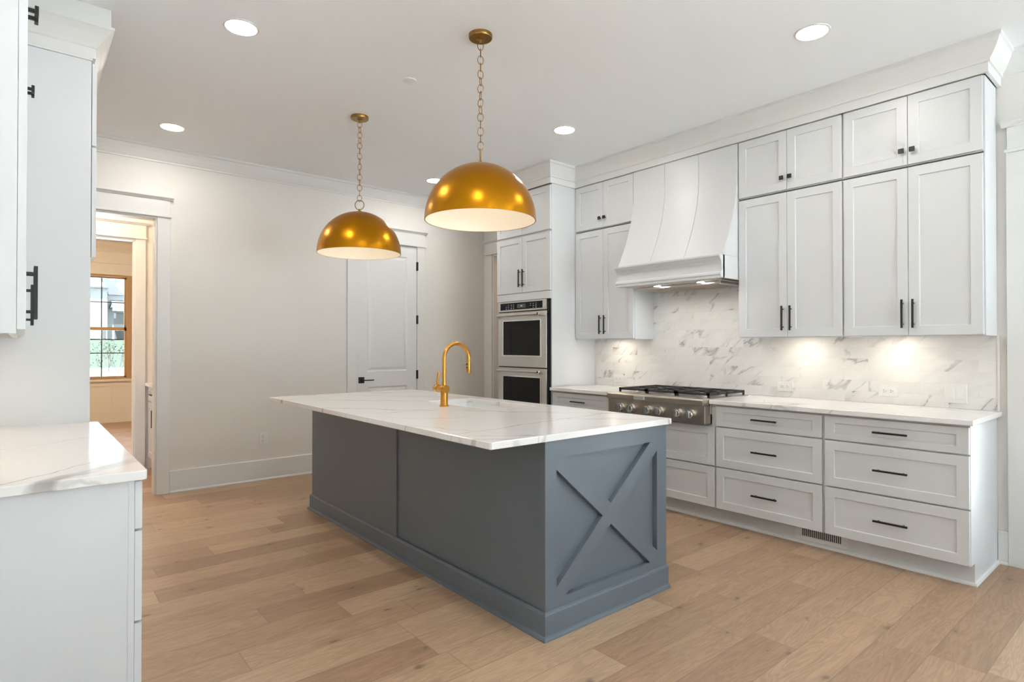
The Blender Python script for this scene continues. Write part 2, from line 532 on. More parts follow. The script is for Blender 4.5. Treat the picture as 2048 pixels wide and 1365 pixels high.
class MB:
    """collects shapes in world coordinates; build() links them as ONE mesh object"""

    def __init__(s):
        s.bm = bmesh.new()

    def face(s, vs):
        try:
            return s.bm.faces.new(vs)
        except ValueError:
            return None

    def box(s, x0, x1, y0, y1, z0, z1):
        x0, x1 = min(x0, x1), max(x0, x1)
        y0, y1 = min(y0, y1), max(y0, y1)
        z0, z1 = min(z0, z1), max(z0, z1)
        v = [s.bm.verts.new((x, y, z)) for x in (x0, x1) for y in (y0, y1) for z in (z0, z1)]
        for f in ((0, 1, 3, 2), (4, 6, 7, 5), (0, 4, 5, 1), (2, 3, 7, 6), (0, 2, 6, 4), (1, 5, 7, 3)):
            s.face([v[i] for i in f])
        return s

    def loops(s, rings, cap0=True, cap1=True, closed=False):
        """skin a list of equal-length vertex rings"""
        R = [[s.bm.verts.new(p) for p in r] for r in rings]
        n = len(R[0])
        m = len(R)
        for i in range(m if closed else m - 1):
            a, b = R[i], R[(i + 1) % m]
            for j in range(n):
                s.face([a[j], a[(j + 1) % n], b[(j + 1) % n], b[j]])
        if not closed:
            if cap0:
                s.face(list(reversed(R[0])))
            if cap1:
                s.face(R[-1])
        return s

    def cyl(s, p0, p1, r0, r1=None, seg=20):
        return s.tube([p0, p1], [r0, r0 if r1 is None else r1], seg)

    def tube(s, pts, rad, seg=12, closed=False):
        pts = [Vector(p) for p in pts]
        n = len(pts)
        if not isinstance(rad, (list, tuple)):
            rad = [rad] * n
        rings = []
        up = None
        for i, p in enumerate(pts):
            if closed:
                t = (pts[(i + 1) % n] - pts[i - 1]).normalized()
            elif i == 0:
                t = (pts[1] - p).normalized()
            elif i == n - 1:
                t = (p - pts[i - 1]).normalized()
            else:
                t = ((pts[i + 1] - p).normalized() + (p - pts[i - 1]).normalized()).normalized()
            if up is None:
                up = Vector((0, 0, 1)) if abs(t.z) < 0.9 else Vector((1, 0, 0))
            a = t.cross(up)
            a.normalize()
            up = a.cross(t)
            up.normalize()
            rings.append([p + (a * math.cos(2 * PI * k / seg) + up * math.sin(2 * PI * k / seg)) * rad[i] for k in range(seg)])
        return s.loops(rings, closed=closed)

    def lathe(s, prof, c, seg=48, axis='Z', closed=True):
        """prof: [(radius, height)] closed outline"""
        rings = []
        for k in range(seg):
            a = 2 * PI * k / seg
            ring = []
            for r, h in prof:
                u, v = r * math.cos(a), r * math.sin(a)
                if axis == 'Z':
                    ring.append((c[0] + u, c[1] + v, c[2] + h))
                elif axis == 'X':
                    ring.append((c[0] + h, c[1] + u, c[2] + v))
                else:
                    ring.append((c[0] + u, c[1] + h, c[2] + v))
            rings.append(ring)
        R = [[s.bm.verts.new(p) for p in r] for r in rings]
        n = len(prof)
        for k in range(seg):
            a, b = R[k], R[(k + 1) % seg]
            for j in range(n if closed else n - 1):
                s.face([a[j], a[(j + 1) % n], b[(j + 1) % n], b[j]])
        return s

    def extrude_y(s, prof, y0, y1):
        """prof [(x,z)] outline"""
        return s.loops([[(x, y0, z) for x, z in prof], [(x, y1, z) for x, z in prof]])

    def extrude_x(s, prof, x0, x1):
        """prof [(y,z)] outline"""
        return s.loops([[(x0, y, z) for y, z in prof], [(x1, y, z) for y, z in prof]])

    def extrude_z(s, prof, z0, z1):
        return s.loops([[(x, y, z0) for x, y in prof], [(x, y, z1) for x, y in prof]])

    def sweep(s, prof, path, closed=False):
        """prof [(out,z)] swept along plan path [(x,y)], out = to the right of travel, mitred"""
        P = [Vector((x, y)) for x, y in path]
        n = len(P)
        rings = []
        for i in range(n):
            d0 = (P[i] - P[i - 1]).normalized() if (i > 0 or closed) else None
            d1 = (P[(i + 1) % n] - P[i]).normalized() if (i < n - 1 or closed) else None
            if d0 is None:
                d0 = d1
            if d1 is None:
                d1 = d0
            n0 = Vector((d0.y, -d0.x))
            n1 = Vector((d1.y, -d1.x))
            mv = n0 + n1
            if mv.length < 1e-6:
                mv = n0
            mv = mv.normalized()
            k = 1.0 / max(0.2, mv.dot(n0))
            rings.append([(P[i].x + mv.x * o * k, P[i].y + mv.y * o * k, z) for o, z in prof])
        return s.loops(rings, closed=closed)

    def build(s, name, mat, parent=None, bevel=0.0, smooth=False, label=None, cat=None, group=None, kind=None, seg=2, merge=False):
        bm = s.bm
        if merge:
            bmesh.ops.remove_doubles(bm, verts=bm.verts, dist=1e-5)
        bmesh.ops.recalc_face_normals(bm, faces=bm.faces)
        if bevel:
            es = [e for e in bm.edges if len(e.link_faces) == 2 and e.calc_face_angle(0) > 0.6]
            bmesh.ops.bevel(bm, geom=es, offset=bevel, segments=seg, affect='EDGES', profile=0.5, clamp_overlap=True)
        if parent is not None:
            org = wloc(parent)
        else:
            xs = [v.co for v in bm.verts]
            org = Vector(((min(c.x for c in xs) + max(c.x for c in xs)) / 2,
                          (min(c.y for c in xs) + max(c.y for c in xs)) / 2, min(c.z for c in xs)))
        if name in KEEP_ORIGIN and parent is None:
            org = Vector((0, 0, 0))
        bmesh.ops.translate(bm, verts=bm.verts, vec=-org)
        me = bpy.data.meshes.new(name)
        bm.to_mesh(me)
        bm.free()
        if smooth:
            for p in me.polygons:
                p.use_smooth = True
            me.set_sharp_from_angle(angle=0.7)
        me.materials.append(mat)
        o = bpy.data.objects.new(name, me)
        COL.objects.link(o)
        if parent is not None:
            o.parent = parent
        else:
            o.location = org
        return tag(o, label, cat, group, kind)


KEEP_ORIGIN = {'floor', 'backsplash', 'island_top', 'worktop'}


def B(*a):
    return MB().box(*a)


def struct(name, mb, mat, parent=None, **kw):
    if parent is None:
        kw.setdefault('kind', 'structure')
    return mb.build(name, mat, parent, **kw)


# plane maps: (a, z, depth into the thing) -> world
def pmap(face, pos):
    if face == '-X':
        return lambda a, z, d: (pos + d, a, z)
    if face == '+X':
        return lambda a, z, d: (pos - d, a, z)
    if face == '-Y':
        return lambda a, z, d: (a, pos + d, z)
    return lambda a, z, d: (a, pos - d, z)


def shaker(face, pos, a0, a1, z0, z1, t=0.02, rail=0.057, rec=0.008, hrail=None):
    """a shaker front: frame with a sunk flat panel, one closed mesh"""
    f = pmap(face, pos)
    hr = hrail or rail
    c = 0.0012
    mb = MB()

    def rect(i, j, d):
        return [f(a0 + i, z0 + j, d), f(a1 - i, z0 + j, d), f(a1 - i, z1 - j, d), f(a0 + i, z1 - j, d)]
    mb.loops([rect(0, 0, t), rect(0, 0, c), rect(c, c, 0), rect(rail, hr, 0), rect(rail + .0015, hr + .0015, .0015),
              rect(rail + .003, hr + .003, rec)])
    return mb


def bar_pull(parent, face, pos, a, z, length=0.177, horizontal=True, name='handle'):
    """square black bar on two posts"""
    f = pmap(face, pos)
    mb = MB()
    h = length / 2
    r = 0.0055

    def bx(a0, a1, z0, z1, d0, d1):
        p, q = f(a0, z0, d0), f(a1, z1, d1)
        mb.box(p[0], q[0], p[1], q[1], p[2], q[2])
    if horizontal:
        bx(a - h, a + h, z - r, z + r, -0.032, -0.021)
        for k in (-1, 1):
            bx(a + k * 0.064 - .004, a + k * 0.064 + .004, z - .004, z + .004, -0.022, 0.0)
    else:
        bx(a - r, a + r, z - h, z + h, -0.032, -0.021)
        for k in (-1, 1):
            bx(a - .004, a + .004, z + k * 0.064 - .004, z + k * 0.064 + .004, -0.022, 0.0)
    return mb.build(name, M['black'], parent, bevel=0.0008, seg=1)


def square_knob(parent, face, pos, a, z, name='knob'):
    f = pmap(face, pos)
    mb = MB()
    for (h, d0, d1) in ((0.0145, -0.030, -0.019), (0.006, -0.02, 0.0)):
        p, q = f(a - h, z - h, d0), f(a + h, z + h, d1)
        mb.box(p[0], q[0], p[1], q[1], p[2], q[2])
    return mb.build(name, M['black'], parent, bevel=0.0012, seg=1)


# ================================================================== STRUCTURE
LX, RX, BY, FY = -0.345, 4.51, 5.93, -3.9
H = 3.05
B(-2.4, 6.0, FY - .1, 12.0, -0.12, 0).build('floor', M['floor'], kind='structure')
B(-2.4, 6.0, FY - .15, 12.2, H, H + .1).build('ceiling', M['ceil'], kind='structure')

# back wall with the cased opening (left) and the pantry door
OX0, OX1, OZ = -0.28, 0.913, 2.436
DX0, DX1, DZ = 2.765, 3.527, 2.452
mb = MB()
mb.box(LX - .13, OX0, BY, 6.055, 0, H).box(OX0, OX1, BY, 6.055, OZ, H).box(OX1, DX0, BY, 6.055, 0, H)
mb.box(DX0, DX1, BY, 6.055, DZ, H).box(DX1, 4.64, BY, 6.055, 0, H)
struct('wall_back', mb, M['wall'])
# right wall with the hall opening behind the ovens and an invented glazed patio opening for daylight
HY0, HY1 = 4.98, 5.755
PY0, PY1 = -1.60, 0.668
mb = MB()
mb.box(RX, 4.64, HY1, BY, 0, H).box(RX, 4.64, HY0, HY1, 2.44, H).box(RX, 4.64, PY1, HY0, 0, H)
mb.box(RX, 4.64, PY0, PY1, 2.44, H).box(RX, 4.64, FY, PY0, 0, H)
struct('wall_right', mb, M['wall'])
struct('wall_left', B(LX - .13, LX, FY, BY, 0, H), M['wall'])
mb = MB()
mb.box(LX - .13, 1.0, FY - .13, FY, 0, H).box(2.1, 2.4, FY - .13, FY, 0, H).box(4.4, 4.64, FY - .13, FY, 0, H)
for a, b in ((1.0, 2.1), (2.4, 4.4)):  # openings of the invented rear windows, there to let daylight in
    mb.box(a, b, FY - .13, FY, 0, .2).box(a, b, FY - .13, FY, 2.7, H)
struct('wall_front', mb, M['wall'])
# butler's pantry between kitchen and dining room
mb = MB()
mb.box(-1.43, -1.3, 6.055, 7.28, 0, H)
struct('wall_pantry_left', mb, M['wall'])
struct('wall_pantry_right', B(1.66, 1.79, 6.055, 7.28, 0, H), M['wall'])
mb = MB()
mb.box(-2.4, OX0, 7.28, 7.40, 0, H).box(OX0, 0.925, 7.28, 7.40, 2.432, H).box(0.925, 4.6, 7.28, 7.40, 0, H)
struct('wall_dining_near', mb, M['wall'])
WX0, WX1, WZ0, WZ1 = 0.33, 2.53, 0.735, 2.51
mb = MB()
mb.box(-2.4, WX0, 12.0, 12.15, 0, H).box(WX1, 4.6, 12.0, 12.15, 0, H)
mb.box(WX0, WX1, 12.0, 12.15, 0, WZ0).box(WX0, WX1, 12.0, 12.15, WZ1, H)
struct('wall_dining_far', mb, M['tan'])
struct('wall_dining_left', B(-2.4, -2.27, 7.40, 12.0, 0, H), M['tan'])
struct('wall_dining_right', B(4.47, 4.6, 7.40, 12.0, 0, H), M['tan'])
# hall behind the oven cabinet
mb = MB()
mb.box(5.75, 5.88, 4.5, 6.3, 0, H)
struct('wall_hall_far', mb, M['wall'])
struct('wall_hall_near', B(4.64, 5.75, 4.5, 4.63, 0, H), M['wall'])
struct('wall_hall_end', B(4.64, 5.75, 6.17, 6.3, 0, H), M['wall'])

# crown mouldings
CR = [(0, 2.918), (.010, 2.918), (.010, 2.930), (.022, 2.945), (.040, 2.972), (.055, 3.004), (.062, 3.024), (.072, 3.030), (.072, H), (0, H)]
FRX, FRT = 4.192, 3.855     # frieze faces over the wall cabinets and over the oven cabinet
RUN0, RUN1 = 0.800, 4.045   # ends of the range run
crown_path = [(LX, BY), (RX, BY), (RX, 4.885), (FRT, 4.885), (FRT, 4.030), (FRX, 4.030), (FRX, RUN0), (RX, RUN0), (RX, FY)]
struct('trim_1', MB().sweep(CR, crown_path), M['trim'])
FR = [(0.0, 2.862), (0.0, 2.925), (-.018, 2.925), (-.018, 2.862)]
struct('trim_2', MB().sweep(FR, [(RX, 4.885), (FRT, 4.885), (FRT, 4.030), (FRX, 4.030), (FRX, RUN0), (RX - .002, RUN0)]), M['trim'])
# solid backing between frieze and ceiling
mb = MB()
mb.box(FRX + .018, RX, RUN0 + .018, 4.03, 2.925, H).box(FRT + .018, RX, 4.048, 4.867, 2.925, H)
struct('trim_3', mb, M['trim'])

# baseboards with shoe moulding
BB = [(0, 0), (.026, 0), (.026, .008), (.020, .018), (.016, .019), (.016, .192), (.012, .197), (0, .197)]
struct('baseboard_back', MB().sweep(BB, [(1.012, BY), (2.664, BY)]), M['trim'])
mb = MB().sweep(BB, [(3.627, BY), (RX, BY)])
struct('baseboard_corner', mb, M['trim'])
struct('baseboard_right', MB().sweep(BB, [(RX, 0.826), (RX, 0.778)]), M['trim'])
struct('baseboard_left', MB().sweep(BB, [(LX, FY), (LX, 2.19)]), M['trim'])
struct('baseboard_front', MB().sweep(BB, [(RX, FY), (LX, FY)]), M['trim'])


def header_y(mb, y, s, x0, x1, z0):
    """flat head casing with a cap shelf and a bottom bead on a wall facing -Y (s=-1)"""
    mb.box(x0, x1, y, y + s * .022, z0 + .018, z0 + .150)
    mb.box(x0 - .012, x1 + .012, y, y + s * .034, z0, z0 + .018)
    mb.extrude_x([(y, z0 + .150), (y + s * .030, z0 + .150), (y + s * .036, z0 + .160), (y + s * .052, z0 + .168),
                  (y + s * .052, z0 + .182), (y, z0 + .182)], x0 - .026, x1 + .026)


def header_x(mb, x, s, y0, y1, z0):
    mb.box(x, x + s * .022, y0, y1, z0 + .018, z0 + .150)
    mb.box(x, x + s * .034, y0 - .012, y1 + .012, z0, z0 + .018)
    mb.extrude_y([(x, z0 + .150), (x + s * .030, z0 + .150), (x + s * .036, z0 + .160), (x + s * .052, z0 + .168),
                  (x + s * .052, z0 + .182), (x, z0 + .182)], y0 - .026, y1 + .026)


# casing of the opening to the pantry
mb = MB()
mb.box(OX1 - .004, 1.010, BY, BY - .02, 0, OZ).box(OX0 - .058, OX0 + .004, BY, BY - .02, 0, OZ)
header_y(mb, BY, -1, OX0 - .06, 1.006, OZ)
mb.box(OX1 - .018, OX1, BY, 6.055, 0, OZ).box(OX0, OX0 + .018, BY, 6.055, 0, OZ).box(OX0 + .018, OX1 - .018, BY, 6.055, OZ - .018, OZ)
struct('trim_4', mb, M['trim'], bevel=.0015, seg=1)
# casing of the opening to the dining room
mb = MB()
mb.box(.921, 1.012, 7.28, 7.26, 0, 2.432).box(OX0 - .09, OX0 + .004, 7.28, 7.26, 0, 2.432)
header_y(mb, 7.28, -1, OX0 - .09, 1.016, 2.432)
mb.box(.907, .925, 7.28, 7.40, 0, 2.432).box(OX0, OX0 + .018, 7.28, 7.40, 0, 2.432).box(OX0 + .018, .907, 7.28, 7.40, 2.414, 2.432)
struct('trim_5', mb, M['trim'], bevel=.0015, seg=1)
# casing of the pantry door
mb = MB()
mb.box(2.668, DX0 + .004, BY, BY - .02, 0, DZ).box(DX1 - .004, 3.624, BY, BY - .02, 0, DZ)
header_y(mb, BY, -1, 2.664, 3.624, DZ)
mb.box(DX0, DX0 + .008, BY, 6.055, 0, DZ).box(DX1 - .008, DX1, BY, 6.055, 0, DZ).box(DX0, DX1, BY, 6.055, DZ - .008, DZ)
struct('trim_6', mb, M['trim'], bevel=.0015, seg=1)
# casing of the hall opening
mb = MB()
mb.box(RX, RX - .02, HY1 - .004, 5.858, 0, 2.44).box(RX, RX - .02, 4.89, HY0 + .004, 0, 2.44)
header_x(mb, RX, -1, 4.90, 5.862, 2.44)
mb.box(RX, 4.64, HY1 - .018, HY1, 0, 2.44).box(RX, 4.64, HY0, HY0 + .018, 0, 2.44).box(RX, 4.64, HY0 + .018, HY1 - .018, 2.422, 2.44)
struct('trim_7', mb, M['trim'], bevel=.0015, seg=1)
# casing of the patio opening at the right edge
mb = MB()
mb.box(RX, RX - .022, PY1 - .004, 0.777, 0, 2.452).box(RX, RX - .022, PY0 - .1, PY0 + .004, 0, 2.452)
header_x(mb, RX, -1, PY0 - .1, 0.772, 2.452)
mb.box(RX, 4.64, PY1 - .018, PY1, 0, 2.44).box(RX, 4.64, PY0, PY0 + .018, 0, 2.44).box(RX, 4.64, PY0 + .018, PY1 - .018, 2.422, 2.44)
struct('trim_8', mb, M['trim'], bevel=.0015, seg=1)

# dining room: wainscot, base, chair rail, head casing, crown
mb = MB()
Y0 = 12.0
mb.box(-2.27, WX1 + 2, Y0 - .012, Y0, 0, .185).box(-2.27, 4.47, Y0 - .012, Y0, .62, .70)
for k in range(-3, 5):
    xc = 1.228 + k * .83
    if xc < 4.3:
        mb.box(xc - .05, xc + .05, Y0 - .012, Y0, .185, .62)
mb.box(-2.27, 4.47, Y0 - .045, Y0, .70, .735)
mb.box(-2.27, 4.47, Y0 - .028, Y0, 0, .02)
struct('trim_9', mb, M['tan'])
mb = MB()
mb.box(WX0 - .12, WX1 + .12, Y0 - .02, Y0, 2.53, 2.70).box(WX0 - .15, WX1 + .15, Y0 - .04, Y0, 2.70, 2.725).box(WX0 - .12, WX1 + .12, Y0 - .03, Y0, 2.51, 2.53)
struct('trim_10', mb, M['tan'])
struct('trim_11', MB().sweep([(0, 2.90), (.012, 2.90), (.03, 2.94), (.08, 3.0), (.1, 3.03), (.1, H), (0, H)], [(-2.27, 12.0), (4.47, 12.0)]), M['tan'])

# door to the pantry closet
d1 = thing('door_1', (3.146, BY, 0), 'white two-panel door with black lever in the back wall', None, kind='structure')
del d1['label']
mb = MB()
fr = pmap('-Y', BY - .004)
x0, x1, z0, z1 = DX0 + .010, DX1 - .010, .01, DZ - .012


def ring(a0, a1, b0, b1, d):
    return [fr(a0, b0, d), fr(a1, b0, d), fr(a1, b1, d), fr(a0, b1, d)]


# the slab with two sunk raised panels, built as a grid of front faces
P = [(2.906, 3.399, 1.020, 2.320), (2.906, 3.399, .230, .852)]
xs = [x0, 2.906, 3.399, x1]
zs = [z0, .230, .852, 1.020, 2.320, z1]
V = {}
for i, x in enumerate(xs):
    for j, z in enumerate(zs):
        V[i, j] = mb.bm.verts.new(fr(x, z, 0))
for i in range(3):
    for j in range(5):
        if i == 1 and j in (1, 3):
            continue
        mb.face([V[i, j], V[i + 1, j], V[i + 1, j + 1], V[i, j + 1]])
for j in (1, 3):
    base = [V[1, j], V[2, j], V[2, j + 1], V[1, j + 1]]
    a0, a1, b0, b1 = xs[1], xs[2], zs[j], zs[j + 1]
    prev = base
    for ins, dep in ((.012, .010), (.020, .010), (.045, .003)):
        cur = [mb.bm.verts.new(p) for p in ring(a0 + ins, a1 - ins, b0 + ins, b1 - ins, dep)]
        for k in range(4):
            mb.face([prev[k], prev[(k + 1) % 4], cur[(k + 1) % 4], cur[k]])
        prev = cur
    mb.face(prev)
bk = [mb.bm.verts.new(p) for p in ring(x0, x1, z0, z1, .04)]
edge = [V[0, 0], V[3, 0], V[3, 5], V[0, 5]]
mb.face([V[i, 0] for i in range(4)] + [bk[1], bk[0]])
mb.face([V[3, j] for j in range(6)] + [bk[2], bk[1]])
mb.face([V[i, 5] for i in (3, 2, 1, 0)] + [bk[3], bk[2]])
mb.face([V[0, j] for j in (5, 4, 3, 2, 1, 0)] + [bk[0], bk[3]])
mb.face(bk)
mb.build('slab', M['trim'], d1)
hd = MB()
hd.box(2.800, 2.865, BY - .004, BY - .014, .897, .963)
lv = MB().box(2.826, 2.840, BY - .012, BY - .055, .923, .937).box(2.826, 2.960, BY - .045, BY - .057, .923, .935)
h = hd.build('door_handle', M['black'], d1, bevel=.001, seg=1)
lv.build('lever', M['black'], h, bevel=.001, seg=1)
for z in (2.225, 1.606, .972):
    MB().box(3.514, 3.531, BY - .004, BY - .030, z - .050, z + .050).build('hinge', M['black'], d1, bevel=.002, seg=1)

# dining room window
w1 = thing('window_1', (1.43, 12.05, WZ0), None, None, kind='structure')
mb = MB()
mb.box(WX0, .375, 12.0, 12.11, WZ0, WZ1).box(2.485, WX1, 12.0, 12.11, WZ0, WZ1)
mb.box(WX0, WX1, 12.0, 12.11, 2.475, WZ1).box(WX0, WX1, 12.0, 12.11, WZ0, .755)
mb.box(1.395, 1.475, 11.985, 12.11, WZ0, WZ1)
mb.build('frame', M['oak'], w1)
for (a, b) in ((.375, 1.395), (1.475, 2.485)):
    for nm, z0_, z1_, yy in (('upper_sash', 1.565, 2.475, 12.07), ('lower_sash', .755, 1.620, 12.03)):
        s_ = MB()
        s_.box(a, a + .03, yy, yy + .035, z0_, z1_).box(b - .03, b, yy, yy + .035, z0_, z1_)
        s_.box(a, b, yy, yy + .035, z0_, z0_ + (.05 if nm == 'upper_sash' else .03))
        s_.box(a, b, yy, yy + .035, z1_ - (.022 if nm == 'upper_sash' else .055), z1_)
        so = s_.build(nm, M['oak'], w1)
        g_ = MB()
        for k in (1, 2):
            xm = b - .03 - k * (b - a - .06) / 3
            g_.box(xm - .008, xm + .008, yy + .008, yy + .028, z0_ + .03, z1_ - .02)
        zm = 2.045 if nm == 'upper_sash' else 1.178
        g_.box(a + .02, b - .02, yy + .008, yy + .028, zm - .008, zm + .008)
        g_.build('muntin', M['eave'], so)
        B(a + .02, b - .02, yy + .015, yy + .020, z0_ + .02, z1_ - .02).build('pane', M['glass'], so)

# invented unseen windows behind the camera and patio glazing, added to bring in daylight
for n_, (a, b) in ((2, (1.0, 2.1)), (3, (2.4, 4.4))):
    w = thing('window_%d' % n_, ((a + b) / 2, FY - .06, .2), None, None, kind='structure')
    f_ = MB()
    f_.box(a, a + .05, FY - .1, FY - .02, .2, 2.7).box(b - .05, b, FY - .1, FY - .02, .2, 2.7)
    f_.box(a, b, FY - .1, FY - .02, .2, .25).box(a, b, FY - .1, FY - .02, 2.65, 2.7)
    f_.build('frame', M['trim'], w)
    B(a + .04, b - .04, FY - .065, FY - .055, .24, 2.66).build('pane', M['glass'], w)
w = thing('added_door_2', (4.58, -.47, 0), None, None, kind='structure')  # unseen patio door, invented as a daylight source on the right
f_ = MB()
for y in (PY0 + .018, -.50, PY1 - .078):
    f_.box(4.55, 4.60, y, y + .06, 0, 2.42)
f_.box(4.55, 4.60, PY0 + .018, PY1 - .018, 0, .08).box(4.55, 4.60, PY0 + .018, PY1 - .018, 2.34, 2.42)
f_.build('frame', M['trim'], w)
B(4.57, 4.58, PY0 + .06, PY1 - .06, .06, 2.36).build('pane', M['glass'], w)


# ================================================================== RANGE RUN: BASE CABINETS
XF = 3.872            # drawer faces
XT = 3.968            # toe kick
CT = 0.91             # counter top
DRAWERS = [(.722, .866, .040), (.430, .712, .055), (.127, .420, .055)]


def base_unit(label, y0, y1, cy0, cy1, drawers, handle=True, end=False, toe=True, group='white base cabinets of the range wall'):
    t = thing('base_cabinet', (4.2, (y0 + y1) / 2, 0), label, 'cabinet', group)
    top = .879 if len(drawers) != 2 else .726
    c = MB().box(XF + .022, RX - .001, cy0, cy1, .122, top)
    if top < .8:
        c.box(XF + .022, XF + .05, cy0, cy0 + .0375, top, .879).box(XF + .022, XF + .05, cy1 - .06, cy1, top, .879)
    c.build('carcass', M['cab'], t)
    if toe:
        B(XT, XT + .018, cy0, cy1, 0, .122).build('toe_kick', M['cab'], t)
    if end:
        B(XF + .022, RX - .001, cy0 - .016, cy0, .122, .879).box(XT, RX - .001, cy0 - .016, cy0, 0, .122).build('end_panel', M['cab'], t)
    for z0, z1, hr in drawers:
        d = shaker('-X', XF, y0, y1, z0, z1, .02, .055, .008, hr).build('drawer', M['cab'], t)
        if handle:
            bar_pull(d, '-X', XF, (y0 + y1) / 2, (z0 + z1) / 2 + (.0 if z1 - z0 < .2 else .0))
    return t


base_unit('narrow white cabinet with one drawer showing between the ovens and the cooktop', 3.327, 4.020, 3.322, 4.028, DRAWERS)
base_unit('white two-drawer cabinet under the steel gas cooktop', 2.325, 3.313, 2.320, 3.321, DRAWERS[1:])
base_unit('white three-drawer cabinet right of the cooktop, left half of the pair', 1.580, 2.312, 1.573, 2.319, DRAWERS)
base_unit('white three-drawer cabinet at the free right end of the range wall', .830, 1.562, .844, 1.572, DRAWERS, end=True)
# shoe moulding along the run
SH = [(0, 0), (.012, 0), (.012, .006), (.008, .016), (0, .018)]
struct('trim_12', MB().sweep(SH, [(XT, 4.03), (XT, .828), (RX, .828)]), M['trim'])

# floor register in the toe kick
vt = thing('toe_kick_vent', (XT, 1.622, .02), 'white slotted air register in the toe kick below the right drawers', 'vent')
f_ = MB()
f_.box(XT, XT - .006, 1.460, 1.784, .028, .052).box(XT, XT - .006, 1.460, 1.784, .108, .118)
f_.box(XT, XT - .006, 1.460, 1.500, .05, .11).box(XT, XT - .006, 1.744, 1.784, .05, .11)
f_.build('frame', M['plastic'], vt)
B(XT, XT - .001, 1.498, 1.746, .05, .11).build('backing', M['dark'], vt)
for k in range(21):
    y = 1.500 + k * .0122
    B(XT - .001, XT - .0055, y - .0022, y + .0022, .05, .11).build('louver', M['plastic'], vt)

# worktops of the range wall
CX = 3.842
B(CX, RX, 3.262, 4.028, .880, CT).build('worktop', M['quartz'], bevel=.003, label='short white quartz worktop between the ovens and the cooktop', cat='countertop', group='quartz worktops of the range wall')
mb = MB().box(CX, RX, .805, 2.352, .880, CT)
mb.build('worktop', M['quartz'], bevel=.003, label='long white quartz worktop right of the cooktop under the wall cabinets', cat='countertop', group='quartz worktops of the range wall')
B(4.425, RX, 2.353, 3.261, .880, CT).build('worktop', M['quartz'], bevel=.002, label='narrow white quartz strip behind the gas cooktop', cat='countertop', group='quartz worktops of the range wall')

# backsplash
B(RX - .009, RX - .0005, .826, 4.044, CT + .0005, 1.84).build('backsplash', M['tile'], label='grey-veined white marble subway tile backsplash on the range wall', cat='backsplash')
B(RX - .012, RX - .0005, .812, .825, CT + .001, 1.366).build('tile_edge_trim', M['trim'], label='thin white vertical edge strip ending the marble backsplash on the right', cat='edge trim')


def outlet_plate(name, face, pos, a, z, w, h, label, kinds, cat):
    """cover plate with receptacles or rocker switches; kinds = list of (da, dz, type)"""
    f = pmap(face, pos)
    t = thing(name, f(a, z - h / 2, 0), label, cat)

    def bx(mb, a0, a1, z0, z1, d0, d1):
        p, q = f(a0, z0, d0), f(a1, z1, d1)
        mb.box(p[0], q[0], p[1], q[1], p[2], q[2])
    m_ = MB()
    bx(m_, a - w / 2, a + w / 2, z - h / 2, z + h / 2, -.006, -.0002)
    m_.build('cover_plate', M['plastic'], t, bevel=.0015, seg=1)
    for da, dz, ty in kinds:
        m_ = MB()
        if ty.startswith('r'):
            hw, hh = (.0145, .017) if ty == 'rv' else (.017, .0145)
            bx(m_, a + da - hw, a + da + hw, z + dz - hh, z + dz + hh, -.008, -.005)
            r = m_.build('receptacle', M['plastic'], t, bevel=.002, seg=1)
            s_ = MB()
            for q, w_ in ((-.006, .0012), (.006, .0012)):
                if ty == 'rv':
                    bx(s_, a + da + q - w_, a + da + q + w_, z + dz, z + dz + .009, -.0083, -.0078)
                else:
                    bx(s_, a + da, a + da + .009, z + dz + q - w_, z + dz + q + w_, -.0083, -.0078)
            if ty == 'rv':
                bx(s_, a + da - .002, a + da + .002, z + dz - .010, z + dz - .006, -.0083, -.0078)
            else:
                bx(s_, a + da - .010, a + da - .006, z + dz - .002, z + dz + .002, -.0083, -.0078)
            s_.build('slots', M['slot'], r)
        else:
            bx(m_, a + da - .0165, a + da + .0165, z + dz - .034, z + dz + .034, -.010, -.005)
            m_.build('rocker', M['plastic'], t, bevel=.0015, seg=1)
    return t


BX = RX - .009
HZ = [(-.021, 0, 'rh'), (.021, 0, 'rh')]
outlet_plate('wall_outlet', '-X', BX, 3.735, .985, .118, .074, 'white outlet on the backsplash between ovens and cooktop', HZ, 'outlet')
outlet_plate('wall_outlet', '-X', BX, 2.100, .992, .118, .074, 'white outlet on the backsplash just right of the cooktop', HZ, 'outlet')
outlet_plate('wall_outlet', '-X', BX, 1.402, .998, .118, .074, 'white outlet on the backsplash above the right-hand end drawers', HZ, 'outlet')
outlet_plate('light_switch', '-X', BX, 1.030, 1.004, .116, .120, 'white two-rocker switch plate at the right end of the backsplash', [(-.023, 0, 's'), (.023, 0, 's')], 'switch')
outlet_plate('wall_outlet', '-Y', BY, 1.809, .400, .076, .124, 'white outlet low on the bare back wall left of the island', [(0, .021, 'rv'), (0, -.021, 'rv')], 'outlet')
outlet_plate('light_switch', '-Y', BY, 4.243, 1.135, .165, .118, 'white triple switch plate on the back wall behind the faucet', [(-.046, 0, 's'), (0, 0, 's'), (.046, 0, 's')], 'switch')

